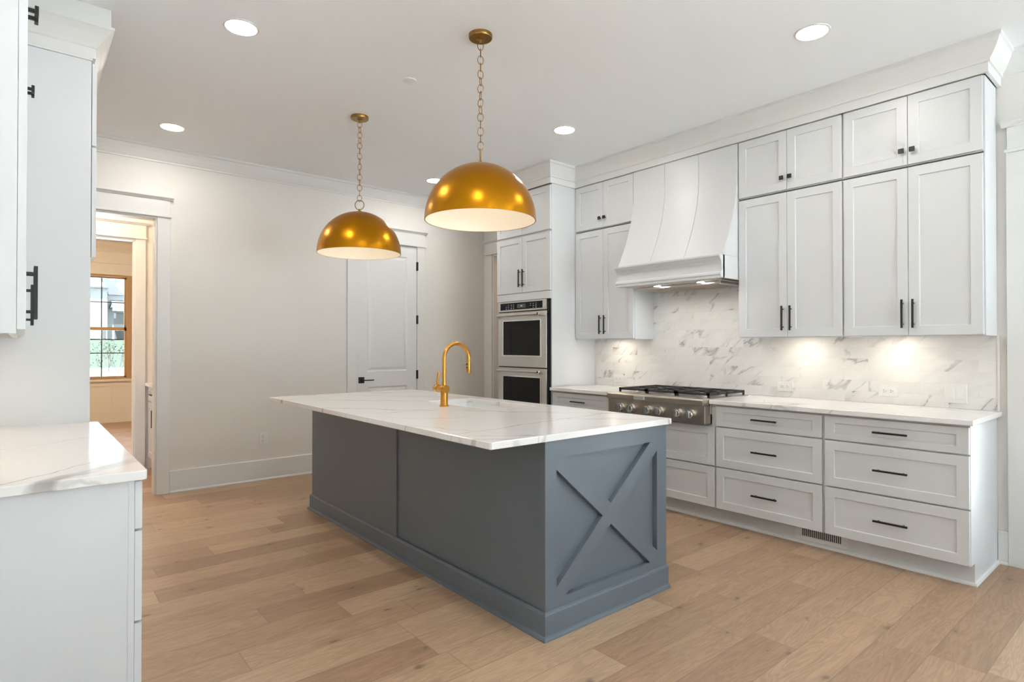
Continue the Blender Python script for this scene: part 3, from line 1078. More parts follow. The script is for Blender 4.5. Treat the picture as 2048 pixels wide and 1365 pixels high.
# ================================================================== GAS COOKTOP
CY0, CY1 = 2.358, 3.256
ck = thing('gas_cooktop', (3.95, 2.807, .726), 'brushed steel six-burner gas cooktop with front knobs and black grates', 'cooktop')
mb = MB().box(3.80, 3.878, CY0, CY1, .733, .866).box(3.878, 4.424, CY0, CY1, .80, .905)
mb.build('body', M['steel_d'], ck, bevel=.002, seg=1)
mb = MB().extrude_y([(3.770, .868), (3.770, .905), (3.778, .915), (3.86, .919), (3.86, .868)], CY0 - .002, CY1 + .002)
mb.build('front_rail', M['steel_d'], ck, bevel=.002)
B(3.86, 4.423, CY0, CY1, .905, .914).build('burner_deck', M['steel'], ck, bevel=.001, seg=1)
for y in (2.470, 2.578, 2.745, 2.853, 3.018, 3.126):
    k = MB().lathe([(0, 0), (.036, 0), (.036, -.006), (.0, -.006)], (3.80, y, .800), 32, 'X').build('knob_bezel', M['chrome'], ck, smooth=True)
    kb = MB().lathe([(0, -.006), (.028, -.006), (.030, -.014), (.0295, -.036), (.026, -.041), (0, -.041)], (3.80, y, .800), 32, 'X')
    kb.build('knob', M['chrome'], k, smooth=True)
    gb = MB().box(3.748, 3.763, y - .007, y + .007, .771, .829)
    gb.build('knob_grip', M['chrome'], k, bevel=.003)
    B(3.7985, 3.80, y - .003, y + .003, .846, .849).build('indicator_mark', M['slot'], k)
np_ = B(3.7660, 3.770, 2.872, 2.975, .878, .904).build('nameplate', M['mark'], ck)
fc = bpy.data.curves.new('lettering', 'FONT')
fc.body = 'KitchenAid'
fc.size = .0168
fc.align_x, fc.align_y = 'CENTER', 'CENTER'
fc.extrude = .0002
fo_ = bpy.data.objects.new('lettering_source', fc)
COL.objects.link(fo_)
bpy.context.view_layer.update()
fm = bpy.data.meshes.new_from_object(fo_.evaluated_get(bpy.context.evaluated_depsgraph_get()))
bpy.data.objects.remove(fo_)
fm.materials.clear()
fm.materials.append(M['slot'])
fo = bpy.data.objects.new('lettering', fm)
COL.objects.link(fo)
fo.parent = np_
fo.location = Vector((3.7657, 2.9235, .891)) - wloc(np_)
fo.rotation_euler = (PI / 2, 0, -PI / 2)
# burners
for i, by in enumerate((2.517, 2.807, 3.097)):
    for j, bx_ in enumerate((4.030, 4.270)):
        bn = MB().lathe([(0, 0), (.050, 0), (.050, .008), (.040, .012), (.036, .018), (0, .018)], (bx_, by, .914), 32).build('burner', M['steel'], ck, smooth=True)
        MB().lathe([(0, .018), (.034, .018), (.035, .022), (.033, .026), (0, .027)], (bx_, by, .914), 32).build('burner_cap', M['iron'], bn, smooth=True)
# three cast-iron grates
gx0, gx1, gz = 3.895, 4.415, .951
for i in range(3):
    y0 = 2.385 + i * .283
    y1 = y0 + .279
    g = MB()
    bw = .0085
    for y in (y0 + bw, y1 - bw):
        g.box(gx0, gx1, y - bw, y + bw, gz - .018, gz)
    for x in (gx0 + bw, (gx0 + gx1) / 2, gx1 - bw):
        g.box(x - bw, x + bw, y0, y1, gz - .018, gz)
    for x in (4.030, 4.270):
        yc = (y0 + y1) / 2
        g.box(x - bw * .8, x + bw * .8, y0, yc - .035, gz - .016, gz).box(x - bw * .8, x + bw * .8, yc + .035, y1, gz - .016, gz)
        for s_ in (-1, 1):
            g.box(x + s_ * .035, x + s_ * .128, yc - bw * .8, yc + bw * .8, gz - .016, gz)
    for x in (gx0 + .009, gx1 - .009, (gx0 + gx1) / 2):
        for y, s_ in ((y0, 1), (y1, -1)):
            g.loops([[(x - .009, y, gz), (x + .009, y, gz), (x + .009, y + s_ * .016, gz), (x - .009, y + s_ * .016, gz)],
                     [(x - .007, y, .9142), (x + .007, y, .9142), (x + .007, y + s_ * .010, .9142), (x - .007, y + s_ * .010, .9142)]])
    g.build('grate', M['iron'], ck)

# ================================================================== WALL CABINETS
XU = 4.210


def wall_unit(label, y0, y1, z0, z1, knobs, group, carc=None, handles=True, endpanel=False):
    t = thing('wall_cabinet', (4.36, (y0 + y1) / 2, z0), label, 'cabinet', group)
    c0, c1 = carc or (y0 - .003, y1 + .003)
    cb = MB().box(XU + .022, RX - .0095, c0, c1, z0 + .016, z1 + .006)
    if z0 < 2:
        cb.box(XU + .022, RX - .0095, c0, c0 + .018, z0 - .006, z0 + .016).box(XU + .022, RX - .0095, c1 - .018, c1, z0 - .006, z0 + .016)
        cb.box(XU + .022, XU + .040, c0 + .018, c1 - .018, z0 - .004, z0 + .016)
    else:
        cb.box(XU + .022, RX - .0095, c0, c1, z0 - .006, z0 + .016)
    cb.build('carcass', M['cab'], t)
    ym = (y0 + y1) / 2
    for a, b, s_ in ((y0, ym - .0015, -1), (ym + .0015, y1, 1)):
        d = shaker('-X', XU, a, b, z0, z1).build('door', M['cab'], t)
        yh = ym + s_ * .029
        if knobs:
            square_knob(d, '-X', XU, yh, z0 + .085)
        else:
            bar_pull(d, '-X', XU, yh, z0 + .133, horizontal=False)
    return t


GU, GL = 'upper row of white wall cabinets on the range wall', 'lower row of white wall cabinets on the range wall'
Z1 = (1.370, 2.410)
Z2 = (2.430, 2.858)
for (y0, y1, txt) in ((3.328, 4.040, 'left of the hood'), (1.582, 2.318, 'directly right of the hood'), (.832, 1.570, 'at the right end of the row')):
    cr_ = (.830, 1.575) if y0 < 1 else ((1.577, 2.322) if y0 < 2 else (3.324, 4.0448))
    wall_unit('short two-door cabinet with black knobs, top row, ' + txt, y0, y1, *Z2, True, GU, cr_)
    wu = wall_unit('tall two-door white cabinet with bar pulls, ' + txt, y0, y1, *Z1, False, GL, cr_)
    if y0 < 1:
        B(XU + .0225, RX - .0095, .824, .8295, 1.364, 2.8615).build('end_panel', M['cab'], wu)

# under-cabinet puck lamps
for y, txt in ((3.66, 'under the cabinet left of the hood'), (1.93, 'under the cabinet right of the hood'), (1.32, 'under the right end cabinet')):
    p = thing('puck_light', (4.335, y, 1.374), 'small warm puck lamp ' + txt, 'lamp', 'puck lamps under the wall cabinets')
    MB().lathe([(.034, 0), (.040, .0), (.040, .012), (.034, .012)], (4.335, y, 1.374), 24).build('housing', M['plastic'], p, smooth=True)
    MB().lathe([(0, .002), (.034, .002), (.034, .011), (0, .011)], (4.335, y, 1.374), 24).build('lens', M['puck'], p)

# ================================================================== RANGE HOOD
hd = thing('range_hood', (4.3, 2.823, 1.80), 'tall white flared range hood with two seams above the cooktop', 'range hood')
HB, HT = 2.3255, 3.3205
prof = [(4.205, 2.858), (4.205, 2.63)]
for k in range(1, 25):
    u_ = k / 24
    prof.append((4.205 - .218 * (u_ ** 1.9), 2.63 - .645 * u_ + .02 * math.sin(PI * u_)))
cuts = []
for g_ in (2.660, 2.985):
    cuts += [(g_ - .0025, 0), (g_ - .001, .004), (g_ + .001, .004), (g_ + .0025, 0)]
ys = [(HB, 0)] + cuts + [(HT, 0)]
bk_ = RX - .010
rings = [[(x + d, y, z) for x, z in prof] + [(bk_, y, 1.985), (bk_, y, 2.858)] for y, d in ys]
MB().loops(rings).build('canopy', M['cab'], hd, smooth=True)
mb = MB()
bandp = [(3.940, 1.984), (3.940, 1.972), (3.950, 1.962), (3.958, 1.948), (3.970, 1.938), (3.972, 1.926), (3.976, 1.922), (3.976, 1.862), (3.960, 1.852),
         (3.956, 1.838), (3.962, 1.826), (3.962, 1.812), (4.02, 1.812), (4.02, 1.984)]
mb.extrude_y(bandp, HB, HT)
mb.box(4.0, bk_, HB, HB + .02, 1.812, 1.984).box(4.0, bk_, HT - .02, HT, 1.812, 1.984)
mb.build('band', M['cab'], hd)
ins = B(4.0205, bk_ - .02, HB + .06, HT - .06, 1.806, 1.83).box(4.12, bk_ - .03, HB + .10, HT - .10, 1.788, 1.806).build('insert', M['steel'], hd, bevel=.003)
f_ = MB()
for k in range(12):
    x = 4.15 + k * .025
    f_.box(x, x + .010, HB + .14, HT - .14, 1.7865, 1.789)
f_.build('filter', M['steel_d'], ins)
for y in (2.560, 2.965):
    l_ = MB().lathe([(.028, -.004), (.036, -.004), (.036, .002), (.028, .002)], (4.070, y, 1.804), 24).build('lamp_ring', M['chrome'], ins, smooth=True)
    MB().lathe([(0, -.003), (.028, -.003), (.028, .002), (0, .002)], (4.070, y, 1.804), 24).build('lamp_lens', M['hoodl'], ins)

# ================================================================== OVEN TOWER
OY0, OY1 = 4.047, 4.868
t = thing('oven_cabinet', (4.19, 4.457, 0), 'tall white cabinet housing the double oven, doors above it', 'cabinet')
XO = 3.870
mb = MB()
mb.box(XO + .022, RX - .001, OY0, OY0 + .02, .12, 2.862).box(XO + .022, RX - .001, OY1 - .02, OY1, .12, 2.862)
mb.box(XO + .022, RX - .001, OY0 + .02, OY1 - .02, 1.775, 2.862).box(XO + .022, RX - .001, OY0 + .02, OY1 - .02, .12, .40)
mb.box(RX - .02, RX - .001, OY0 + .02, OY1 - .02, .40, 1.775)
mb.build('carcass', M['cab'], t)
B(XO + .10, RX - .001, OY0, OY1, 0, .12).build('toe_kick', M['cab'], t)
B(XO + .004, XO + .022, OY0 + .004, OY1 - .004, 1.762, 1.836).build('rail', M['cab'], t)
ym = (OY0 + OY1) / 2
for z0, z1, top in ((1.840, 2.405, False), (2.425, 2.850, True)):
    for a, b, s_ in ((OY0 + .004, ym - .0015, -1), (ym + .0015, OY1 - .004, 1)):
        d = shaker('-X', XO, a, b, z0, z1).build('door', M['cab'], t)
        if top:
            square_knob(d, '-X', XO, ym + s_ * .029, z0 + .085)
        else:
            bar_pull(d, '-X', XO, ym + s_ * .029, z0 + .145, horizontal=False)
d = shaker('-X', XO, OY0 + .004, OY1 - .004, .13, .40).build('drawer', M['cab'], t)
bar_pull(d, '-X', XO, ym, .265)

ov = thing('double_oven', (4.1, 4.447, .42), 'stainless double wall oven with black glass doors in the tall cabinet', 'oven')
EY0, EY1 = 4.088, 4.828
EX = 3.858
B(XO - .002, 4.44, EY0 - .0, EY1, .42, 1.756).build('body', M['dark'], ov)
B(XO - .004, XO + .02, EY0 - .028, EY0 - .002, .42, 1.756).build('side_trim', M['oglass'], ov)
cp = B(EX, XO - .002, EY0, EY1, 1.655, 1.756).build('control_panel', M['steel'], ov, bevel=.002, seg=1)
B(EX - .0015, EX, EY0 + .055, EY1 - .040, 1.672, 1.742).build('control_glass', M['oglass'], cp)
B(EX - .0025, EX - .0015, 4.392, 4.520, 1.686, 1.727).build('display', M['display'], cp)
mk_ = MB()
for yy in (4.235, 4.275, 4.315, 4.575, 4.610, 4.655, 4.690):
    for zz in (1.684, 1.703, 1.722):
        if (yy, zz) in ((4.315, 1.684), (4.690, 1.722)):
            continue
        mk_.box(EX - .0025, EX - .0014, yy - .007, yy + .007, zz - .0025, zz + .0025)
mk_.box(EX - .0033, EX - .0024, 4.440, 4.450, 1.700, 1.712).box(EX - .0033, EX - .0024, 4.454, 4.464, 1.700, 1.712)
mk_.build('button_marks', M['mark'], cp)


def oven_door(z0, z1, wz0, wz1):
    d_ = MB()
    d_.box(EX, XO - .002, EY0, EY1, z0, z1)
    d = d_.build('oven_door', M['steel'], ov, bevel=.003)
    fr_ = MB()
    y0, y1 = 4.160, 4.758
    for a, b, c, e in ((y0, y0 + .018, wz0, wz1), (y1 - .018, y1, wz0, wz1), (y0 + .018, y1 - .018, wz0, wz0 + .012), (y0 + .018, y1 - .018, wz1 - .012, wz1)):
        fr_.box(EX, EX - .003, a, b, c, e)
    fr_.build('window_frame', M['chrome'], d, bevel=.001, seg=1)
    B(EX, EX - .0018, y0 + .018, y1 - .018, wz0 + .012, wz1 - .012).build('window', M['oglass'], d)
    zh = z1 - .030
    hb = MB()
    hb.cyl((EX - .045, EY0 + .075, zh), (EX - .045, EY1 - .03, zh), .0115, seg=20)
    hh = hb.build('handle', M['steel'], d, smooth=True)
    for y in (EY0 + .062, EY1 - .03):
        MB().tube([(EX, y, zh - .012), (EX - .020, y, zh - .010), (EX - .045, y, zh)], [.012, .013, .0155], 16).build('handle_post', M['chrome'], hh, smooth=True)
    MB().lathe([(0, 0), (.010, 0), (.010, -.0015), (0, -.0015)], (EX - .0605, EY0 + .062, zh), 24, 'X').build('medallion', M['slot'], hh)
    return d


oven_door(1.090, 1.645, 1.195, 1.566)
oven_door(.500, 1.080, .600, 1.000)
B(EX, XO - .002, EY0, EY1, .42, .49).build('lower_trim', M['steel'], ov, bevel=.002, seg=1)

# ================================================================== ISLAND
IX0, IX1, IY0, IY1 = 1.790, 2.690, 1.905, 4.625
isl = thing('kitchen_island', ((IX0 + IX1) / 2, (IY0 + IY1) / 2, 0), 'slate blue kitchen island base with an X-braced end and tall plinth', 'island')
YJ = 3.250
B(IX0, IX0 + .019, YJ + .0020, IY1, .0, .880).build('side_panel', M['blue'], isl, bevel=.0012, seg=1)
B(IX0 + .009, IX0 + .019, IY0 + .022, YJ + .0015, .0, .880).build('side_panel', M['blue'], isl, bevel=.0012, seg=1)
B(IX0 + .019, IX1 - .022, IY0 + .028, IY0 + .045, .0, .880).build('end_panel', M['blue'], isl)
B(IX0 + .019, IX1 - .022, IY1 - .02, IY1, .0, .880).build('end_panel', M['blue'], isl)
mb = MB().box(IX1 - .022, IX1 - .018, IY0 + .028, IY1, .118, .880)
mb.build('front_frame', M['blue'], isl)
for k in range(4):
    a = IY0 + .04 + k * .675
    dd = shaker('+X', IX1, a, a + .668, .13, .862).build('door', M['blue'], isl)
    bar_pull(dd, '+X', IX1, a + .62 if k % 2 == 0 else a + .05, .74, horizontal=False)
# frame of the braced end
ex0, ex1, ez0, ez1 = 1.861, 2.608, .161, .794
yb = IY0 + .0285
mb = MB()
mb.box(IX0, ex0, IY0, yb, 0, .880).box(ex1, IX1, IY0, yb, 0, .880)
mb.box(ex0, ex1, IY0, yb, ez1, .880).box(ex0, ex1, IY0, yb, 0, ez0)
mb.build('end_frame', M['blue'], isl)


def brace(hx):
    """diagonal bar clipped by the corners of the opening"""
    c = .0595
    v = .0510
    if hx:
        pr = [(ex0, ez0), (ex0 + c, ez0), (ex1, ez1 - v), (ex1, ez1), (ex1 - c, ez1), (ex0, ez0 + v)]
    else:
        pr = [(ex1, ez0), (ex1, ez0 + v), (ex0 + c, ez1), (ex0, ez1), (ex0, ez1 - v), (ex1 - c, ez0)]
    return MB().loops([[(x, IY0 + (.0 if hx else .0004), z) for x, z in pr], [(x, yb, z) for x, z in pr]])


brace(True).build('cross_brace', M['blue'], isl)
brace(False).build('cross_brace', M['blue'], isl)
PB = [(0, 0), (.014, 0), (.014, .107), (.010, .114), (.002, .118), (0, .118)]
ipath = [(IX1, IY0), (IX0, IY0), (IX0, IY1), (IX1 - .05, IY1)]
MB().sweep([(-o, z) for o, z in PB], ipath).build('plinth', M['blue'], isl)
SHI = [(.014, 0), (.028, 0), (.028, .006), (.024, .015), (.014, .019)]
MB().sweep([(-o, z) for o, z in SHI], ipath).build('shoe_moulding', M['blue'], isl)

# island top with the sink cut-out
TX0, TX1, TY0, TY1 = 1.463, 2.712, 1.880, 4.645
SX0, SX1, SY0, SY1 = 2.200, 2.585, 2.830, 3.580
mb = MB()


def rrect(x0, x1, y0, y1, r, n=5):
    out = []
    for cx, cy, a0 in ((x1 - r, y1 - r, 0), (x0 + r, y1 - r, 90), (x0 + r, y0 + r, 180), (x1 - r, y0 + r, 270)):
        for k in range(n + 1):
            a = math.radians(a0 + 90 * k / n)
            out.append((cx + r * math.cos(a), cy + r * math.sin(a)))
    return out


oo, ii = rrect(TX0, TX1, TY0, TY1, .012), rrect(SX0, SX1, SY0, SY1, .02)
zt, zb, c_ = CT, .880, .0022


def ins2(x0, x1, y0, y1, r, d):
    return rrect(x0 + d, x1 - d, y0 + d, y1 - d, max(.001, r - d))


rings = [[(x, y, zb) for x, y in ii],
         [(x, y, zt - c_) for x, y in ii],
         [(x, y, zt) for x, y in ins2(SX0, SX1, SY0, SY1, .02, -c_)],
         [(x, y, zt) for x, y in ins2(TX0, TX1, TY0, TY1, .012, c_)],
         [(x, y, zt - c_) for x, y in oo],
         [(x, y, zb + c_) for x, y in oo],
         [(x, y, zb) for x, y in ins2(TX0, TX1, TY0, TY1, .012, c_)]]
mb.loops(rings, closed=True)
mb.build('island_top', M['quartz_i'], label='large veined white quartz top overhanging the blue island', cat='countertop')

# sink
sk = MB()
sx0, sx1, sy0, sy1 = SX0 - .012, SX1 + .012, SY0 - .012, SY1 + .012
inner = rrect(SX0 + .001, SX1 - .001, SY0 + .001, SY1 - .001, .03)
inn2 = rrect(SX0 + .012, SX1 - .012, SY0 + .012, SY1 - .012, .05)
outer = rrect(sx0, sx1, sy0, sy1, .03)
sk.loops([[(x, y, .655) for x, y in inn2], [(x, y, .668) for x, y in inner], [(x, y, .8795) for x, y in inner], [(x, y, .8795) for x, y in outer], [(x, y, .640) for x, y in outer]])
sko = sk.build('sink', M['porcelain'], label='white undermount sink set into the island top', cat='sink')
MB().lathe([(0, 0), (.045, 0), (.045, .004), (.030, .002), (0, .002)], (2.39, 3.2, .655), 32).build('drain', M['chrome'], sko, smooth=True)

# faucet
fx, fy = 2.108, 3.200
fa = thing('faucet', (fx, fy, CT), 'brushed gold gooseneck faucet with side lever beside the island sink', 'faucet')
MB().lathe([(0, 0), (.031, 0), (.031, .006), (.028, .009), (0, .009)], (fx, fy, CT), 40).build('base', M['gold'], fa, smooth=True)
MB().cyl((fx, fy, CT + .008), (fx, fy, 1.022), .0245, seg=36).build('body', M['gold'], fa, smooth=True)
bar_z = 1.023
bb_ = MB().lathe([(0, -.0275), (.0245, -.0275), (.0262, -.025), (.0262, .062), (.0245, .0645), (0, .0645)], (fx, fy, bar_z), 40, 'Y').build('valve_barrel', M['gold'], fa, smooth=True)
lv = MB().lathe([(0, .067), (.024, .067), (.0255, .069), (.0255, .098), (.024, .100), (0, .100)], (fx, fy, bar_z), 40, 'Y')
lv.tube([(fx, fy + .084, bar_z + .018), (fx + .004, fy + .084, bar_z + .050), (fx + .012, fy + .084, bar_z + .104)], [.0062, .0072, .0078], 16)
lv.build('lever', M['gold'], fa, smooth=True)
pts = [(fx, fy, bar_z + .015), (fx, fy, 1.10), (fx, fy, 1.222)]
R_ = .0975
for k in range(1, 19):
    a = PI - PI * k / 18
    pts.append((fx + R_ + R_ * math.cos(a), fy, 1.222 + R_ * math.sin(a)))
pts.append((fx + 2 * R_, fy, 1.205))
MB().tube(pts, .0128, 20).build('spout', M['gold'], fa, smooth=True)
MB().cyl((fx, fy, bar_z + .018), (fx, fy, bar_z + .052), .0142, seg=28).build('collar', M['gold'], fa, smooth=True)
shd = MB().lathe([(0, 0), (.0135, 0), (.0145, .004), (.0138, .078), (.0130, .086), (0, .086)], (fx + 2 * R_, fy, 1.122), 28).build('spray_head', M['gold'], fa, smooth=True)
for zz in (1.158, 1.180):
    MB().lathe([(0, 0), (.006, 0), (.006, .004), (0, .005)], (0, 0, 0), 16, 'Y').build('spray_button', M['slot'], shd).location = Vector((fx + 2 * R_, fy, zz)) + Vector((-.0138, -.004, 0)) - wloc(shd) + wloc(shd)
for b_ in [c for c in shd.children]:
    # rotate the little buttons to sit on the camera-left side of the head
    b_.rotation_euler = (0, 0, PI / 2)
    p_ = b_.location.copy()
    b_.location = Vector((fx + 2 * R_ - .0128, fy - .002, p_.z)) - wloc(shd)
    for v in b_.data.vertices:
        v.co += wloc(shd)


# ================================================================== PENDANTS
def torus_link(mb, c, rx, rz, wire, ang, seg=20, n=8):
    pts = []
    for k in range(seg):
        a = 2 * PI * k / seg
        u = rx * math.cos(a)
        pts.append((c[0] + u * math.cos(ang), c[1] + u * math.sin(ang), c[2] + rz * math.sin(a)))
    mb.tube(pts, wire, n, closed=True)


def pendant(x, y, label, ring_ang, seed):
    rnd = random.Random(seed)
    zr = 2.003
    t = thing('pendant_lamp', (x, y, H), label, 'pendant lamp', 'brass dome pendants over the island')
    MB().lathe([(0, H), (.0655, H), (.0655, H - .018), (.063, H - .022), (0, H - .022)], (x, y, 0), 48).build('canopy', M['brass2'], t, smooth=True)
    MB().lathe([(0, H - .022), (.022, H - .022), (.022, H - .027), (.010, H - .030), (.008, H - .048), (0, H - .048)], (x, y, 0), 32).build('canopy_stem', M['brass2'], t, smooth=True)
    R, Hh, th = .3115, .318, .004
    out, inn = [], []
    for k in range(0, 25):
        a = PI / 2 * k / 24
        out.append((R * math.cos(a), Hh * math.sin(a)))
        inn.append(((R - th) * math.cos(a), (Hh - th) * math.sin(a)))
    prof = [(max(r, .0008), zr + h) for r, h in out] + [(max(r, .0008), zr + h) for r, h in reversed(inn)]
    sh = MB().lathe(prof, (x, y, 0), 96).build('shade', M['brass'], t, smooth=True)
    lin = []
    for k in range(0, 25):
        a = PI / 2 * k / 24
        lin.append((max((R - th - .0008) * math.cos(a), .0008), zr + .001 + (Hh - th - .0018) * math.sin(a)))
    lin2 = [(max(r - .0012, .0006), z - .0004) for r, z in reversed(lin)]
    MB().lathe(lin + lin2, (x, y, 0), 96).build('shade_lining', M['lining'], sh, smooth=True)
    zt_ = zr + Hh
    MB().lathe([(0, zt_ - .004), (.020, zt_ - .004), (.018, zt_ + .006), (.009, zt_ + .010), (.008, zt_ + .022), (0, zt_ + .024)], (x, y, 0), 32).build('finial', M['brass2'], t, smooth=True)
    MB().lathe([(0, zt_ - .014), (.022, zt_ - .014), (.022, zt_ - .06), (0, zt_ - .06)], (x, y, 0), 24).build('socket', M['brass2'], t, smooth=True)
    bp = [(0.0006, zt_ - .058)] + [(.014 + .016 * math.sin(PI * k / 10 * .9), zt_ - .060 - .07 * k / 10) for k in range(11)] + [(0.0006, zt_ - .135)]
    MB().lathe(bp, (x, y, 0), 24).build('bulb', M['bulb'], t, smooth=True)
    zc = zt_ + .020 + .034
    rg = MB()
    torus_link(rg, (x, y, zc), .034, .036, .0032, ring_ang, 32)
    rg.build('ring', M['brass2'], t, smooth=True)
    ch = thing('chain', (x, y, zc + .036), None, None, parent=t)
    z0, z1 = zc + .030, H - .042
    n = 15
    pitch = (z1 - z0) / n
    for k in range(n):
        l_ = MB()
        fat = .0165
        torus_link(l_, (x, y, z0 + pitch * (k + .5)), fat, pitch * .5 + .0045, .0022, (PI / 2 if k % 2 else 0) + math.radians(-40) + rnd.uniform(-.5, .5), 22, 6)
        l_.build('chain_link', M['brass2'], ch, smooth=True)
    return t


pendant(1.968, 2.622, 'nearer and larger-looking brass dome pendant hanging over the island by a chain', math.radians(50), 3)
pendant(1.968, 4.152, 'farther brass dome pendant hanging over the island in front of the back wall', math.radians(-40), 5)


# ================================================================== CEILING FIXTURES
def can_light(x, y, label):
    t = thing('recessed_light', (x, y, H), label, 'ceiling light', 'recessed ceiling lights')
    MB().lathe([(.078, 0), (.092, 0), (.091, -.004), (.080, -.006), (.078, -.003)], (x, y, H), 40).build('trim_ring', M['plastic'], t, smooth=True)
    MB().lathe([(0, -.0005), (.078, -.0005), (.078, -.003), (0, -.003)], (x, y, H), 40).build('lens', M['can'], t)


for x, y, l in ((.915, 3.398, 'recessed ceiling light nearest the left cabinets, upper left'),
                (.915, 5.310, 'recessed ceiling light near the doorway of the back wall'),
                (3.362, 1.413, 'recessed ceiling light above the right-hand range cabinets, upper right'),
                (3.355, 3.342, 'recessed ceiling light in front of the hood, right of the near pendant'),
                (3.340, 5.253, 'recessed ceiling light half behind the near brass dome, by the ovens'),
                (.915, 1.44, 'added recessed ceiling light above the left counter outside the frame'),  # from here on: unseen lights added to brighten the room
                (.915, -.55, 'added recessed ceiling light behind the camera on the left'),
                (3.355, -.55, 'added recessed ceiling light behind the camera on the right'),
                (.915, -2.5, 'added recessed ceiling light by the rear windows on the left'),
                (3.355, -2.5, 'added recessed ceiling light by the rear windows on the right')):
    can_light(x, y, l)
MB().lathe([(0, 0), (.046, 0), (.045, -.006), (.030, -.010), (0, -.011)], (1.949, 3.373, H), 40).build('ceiling_cover', M['plastic'], smooth=True, label='small round white cover plate on the ceiling between the pendants and the left light', cat='ceiling cover')

# ================================================================== LEFT RUN
LF = 0.300      # drawer faces
LY0 = 2.195
t = thing('base_cabinet', (0, 2.95, 0), 'white drawer cabinet in the left foreground under the veined counter', 'cabinet')
mb = MB().box(LX + .001, .262, LY0, 3.729, .12, .879)
mb.build('carcass', M['cab'], t)
B(.262, .2785, LY0 - .001, 3.729, .12, .879).build('face_frame', M['cab'], t)
B(LX + .001, .20, LY0, 3.729, 0, .12).build('toe_kick', M['cab'], t)
for a, b in ((LY0 + .004, 2.955), (2.965, 3.722)):
    for z0, z1, hr in ((.722, .872, .040), (.430, .714, .055), (.127, .422, .055)):
        d = shaker('+X', LF, a, b, z0, z1, .02, .055, .008, hr).build('drawer', M['cab'], t)
        bar_pull(d, '+X', LF, (a + b) / 2 + .15, (z0 + z1) / 2) if a > 2.5 else None
mb = MB().loops([[(x, y, .880) for x, y in rrect(LX + .001, .311, 2.170, 3.729, .016)], [(x, y, CT) for x, y in rrect(LX + .001, .311, 2.170, 3.729, .016)]])
mb.build('worktop', M['quartz_l'], bevel=.003, label='white quartz counter with bold grey vein in the left foreground', cat='countertop')

# left wall cabinets
UF = .0105


def left_unit(label, y0, y1, z0, z1, knobs):
    t = thing('wall_cabinet', (-.17, (y0 + y1) / 2, z0), label, 'cabinet', 'white wall cabinets over the left counter')
    mb = MB()
    mb.box(LX + .001, -.030, y0, y0 + .018, z0 - .012, z1 + .008).box(LX + .001, -.030, y1 - .018, y1, z0 - .012, z1 + .008)
    mb.box(-.030, -.0105, y0, y1, z0 - .012, z0 + .03).box(-.030, -.0105, y0, y0 + .04, z0 + .03, z1 + .008).box(-.030, -.0105, y1 - .04, y1, z0 + .03, z1 + .008)
    mb.box(-.030, -.0105, y0 + .04, y1 - .04, z1 - .02, z1 + .008).box(LX + .001, -.030, y0 + .018, y1 - .018, z1 - .01, z1 + .008)
    mb.build('carcass', M['cab'], t)
    B(LX + .001, -.030, y0 + .018, y1 - .018, z0 + .006, z0 + .024).build('bottom_panel', M['birch'], t)
    ym = (y0 + y1) / 2
    for a, b, s_ in ((y0 + .001, ym - .0015, -1), (ym + .0015, y1 - .001, 1)):
        d = shaker('+X', UF, a, b, z0, z1).build('door', M['cab'], t)
        if knobs:
            square_knob(d, '+X', UF, ym + s_ * .029, z0 + .076)
        else:
            bar_pull(d, '+X', UF, ym + s_ * .029, z0 + .131, horizontal=False)
    return t


for (y0, y1, txt) in ((2.168, 2.948, 'nearest the camera'), (2.949, 3.724, 'beside the tall fridge panel')):
    left_unit('tall white wall cabinet seen edge-on over the left counter, ' + txt, y0, y1, 1.352, 2.335, False)
    left_unit('short upper white cabinet seen edge-on over the left counter, ' + txt, y0, y1, 2.352, 2.780, True)
for y, txt in ((2.55, 'nearest the camera'), (3.33, 'beside the tall fridge panel')):
    p = thing('puck_light', (-.2, y, 1.338), 'small warm puck lamp under the left wall cabinet ' + txt, 'lamp', 'puck lamps under the wall cabinets')
    MB().lathe([(.034, 0), (.040, .0), (.040, .020), (.034, .020)], (-.2, y, 1.338), 24).build('housing', M['plastic'], p, smooth=True)
    MB().lathe([(0, .002), (.034, .002), (.034, .019), (0, .019)], (-.2, y, 1.338), 24).build('lens', M['puck'], p)

# fridge surround: tall panels, cabinets over the opening, frieze and crown
FPX = .2745
sur = thing('fridge_surround', (0, 4.22, 0), 'tall white panel surround with stacked cabinets over an empty fridge bay', 'cabinet')
for y0, y1 in ((3.730, 3.750), (4.690, 4.710)):
    B(LX + .001, FPX - .016, y0, y1, 0, 2.785).box(FPX - .016, FPX, y0 - .0005, y1 + .0005, 0, 2.785).build('side_panel', M['cab'], sur)
B(LX + .001, FPX, 3.750, 4.690, 1.775, 2.785).build('carcass', M['cab'], sur)
for z0, z1, kn in ((1.768, 2.340, False), (2.350, 2.778, True)):
    for a, b, s_ in ((3.742, 4.218, -1), (4.222, 4.700, 1)):
        d = shaker('+X', FPX + .0235, a, b, z0, z1, .0195).build('door', M['cab'], sur)
B(LX + .001, FPX + .004, 3.726, 4.714, 2.787, 2.800).box(LX + .001, FPX + .0175, 3.725, 4.715, 2.800, 2.860).build('frieze', M['trim'], sur)
CL = [(0, 2.850), (.006, 2.856), (.012, 2.866), (.028, 2.890), (.045, 2.915), (.066, 2.938), (.074, 2.944), (.074, 2.956), (0, 2.956)]
MB().sweep([(-o, z) for o, z in CL], [(LX + .001, 4.715), (FPX + .0175, 4.715), (FPX + .0175, 3.725), (LX + .001, 3.725)][::-1][::-1]).build('crown', M['trim'], sur)
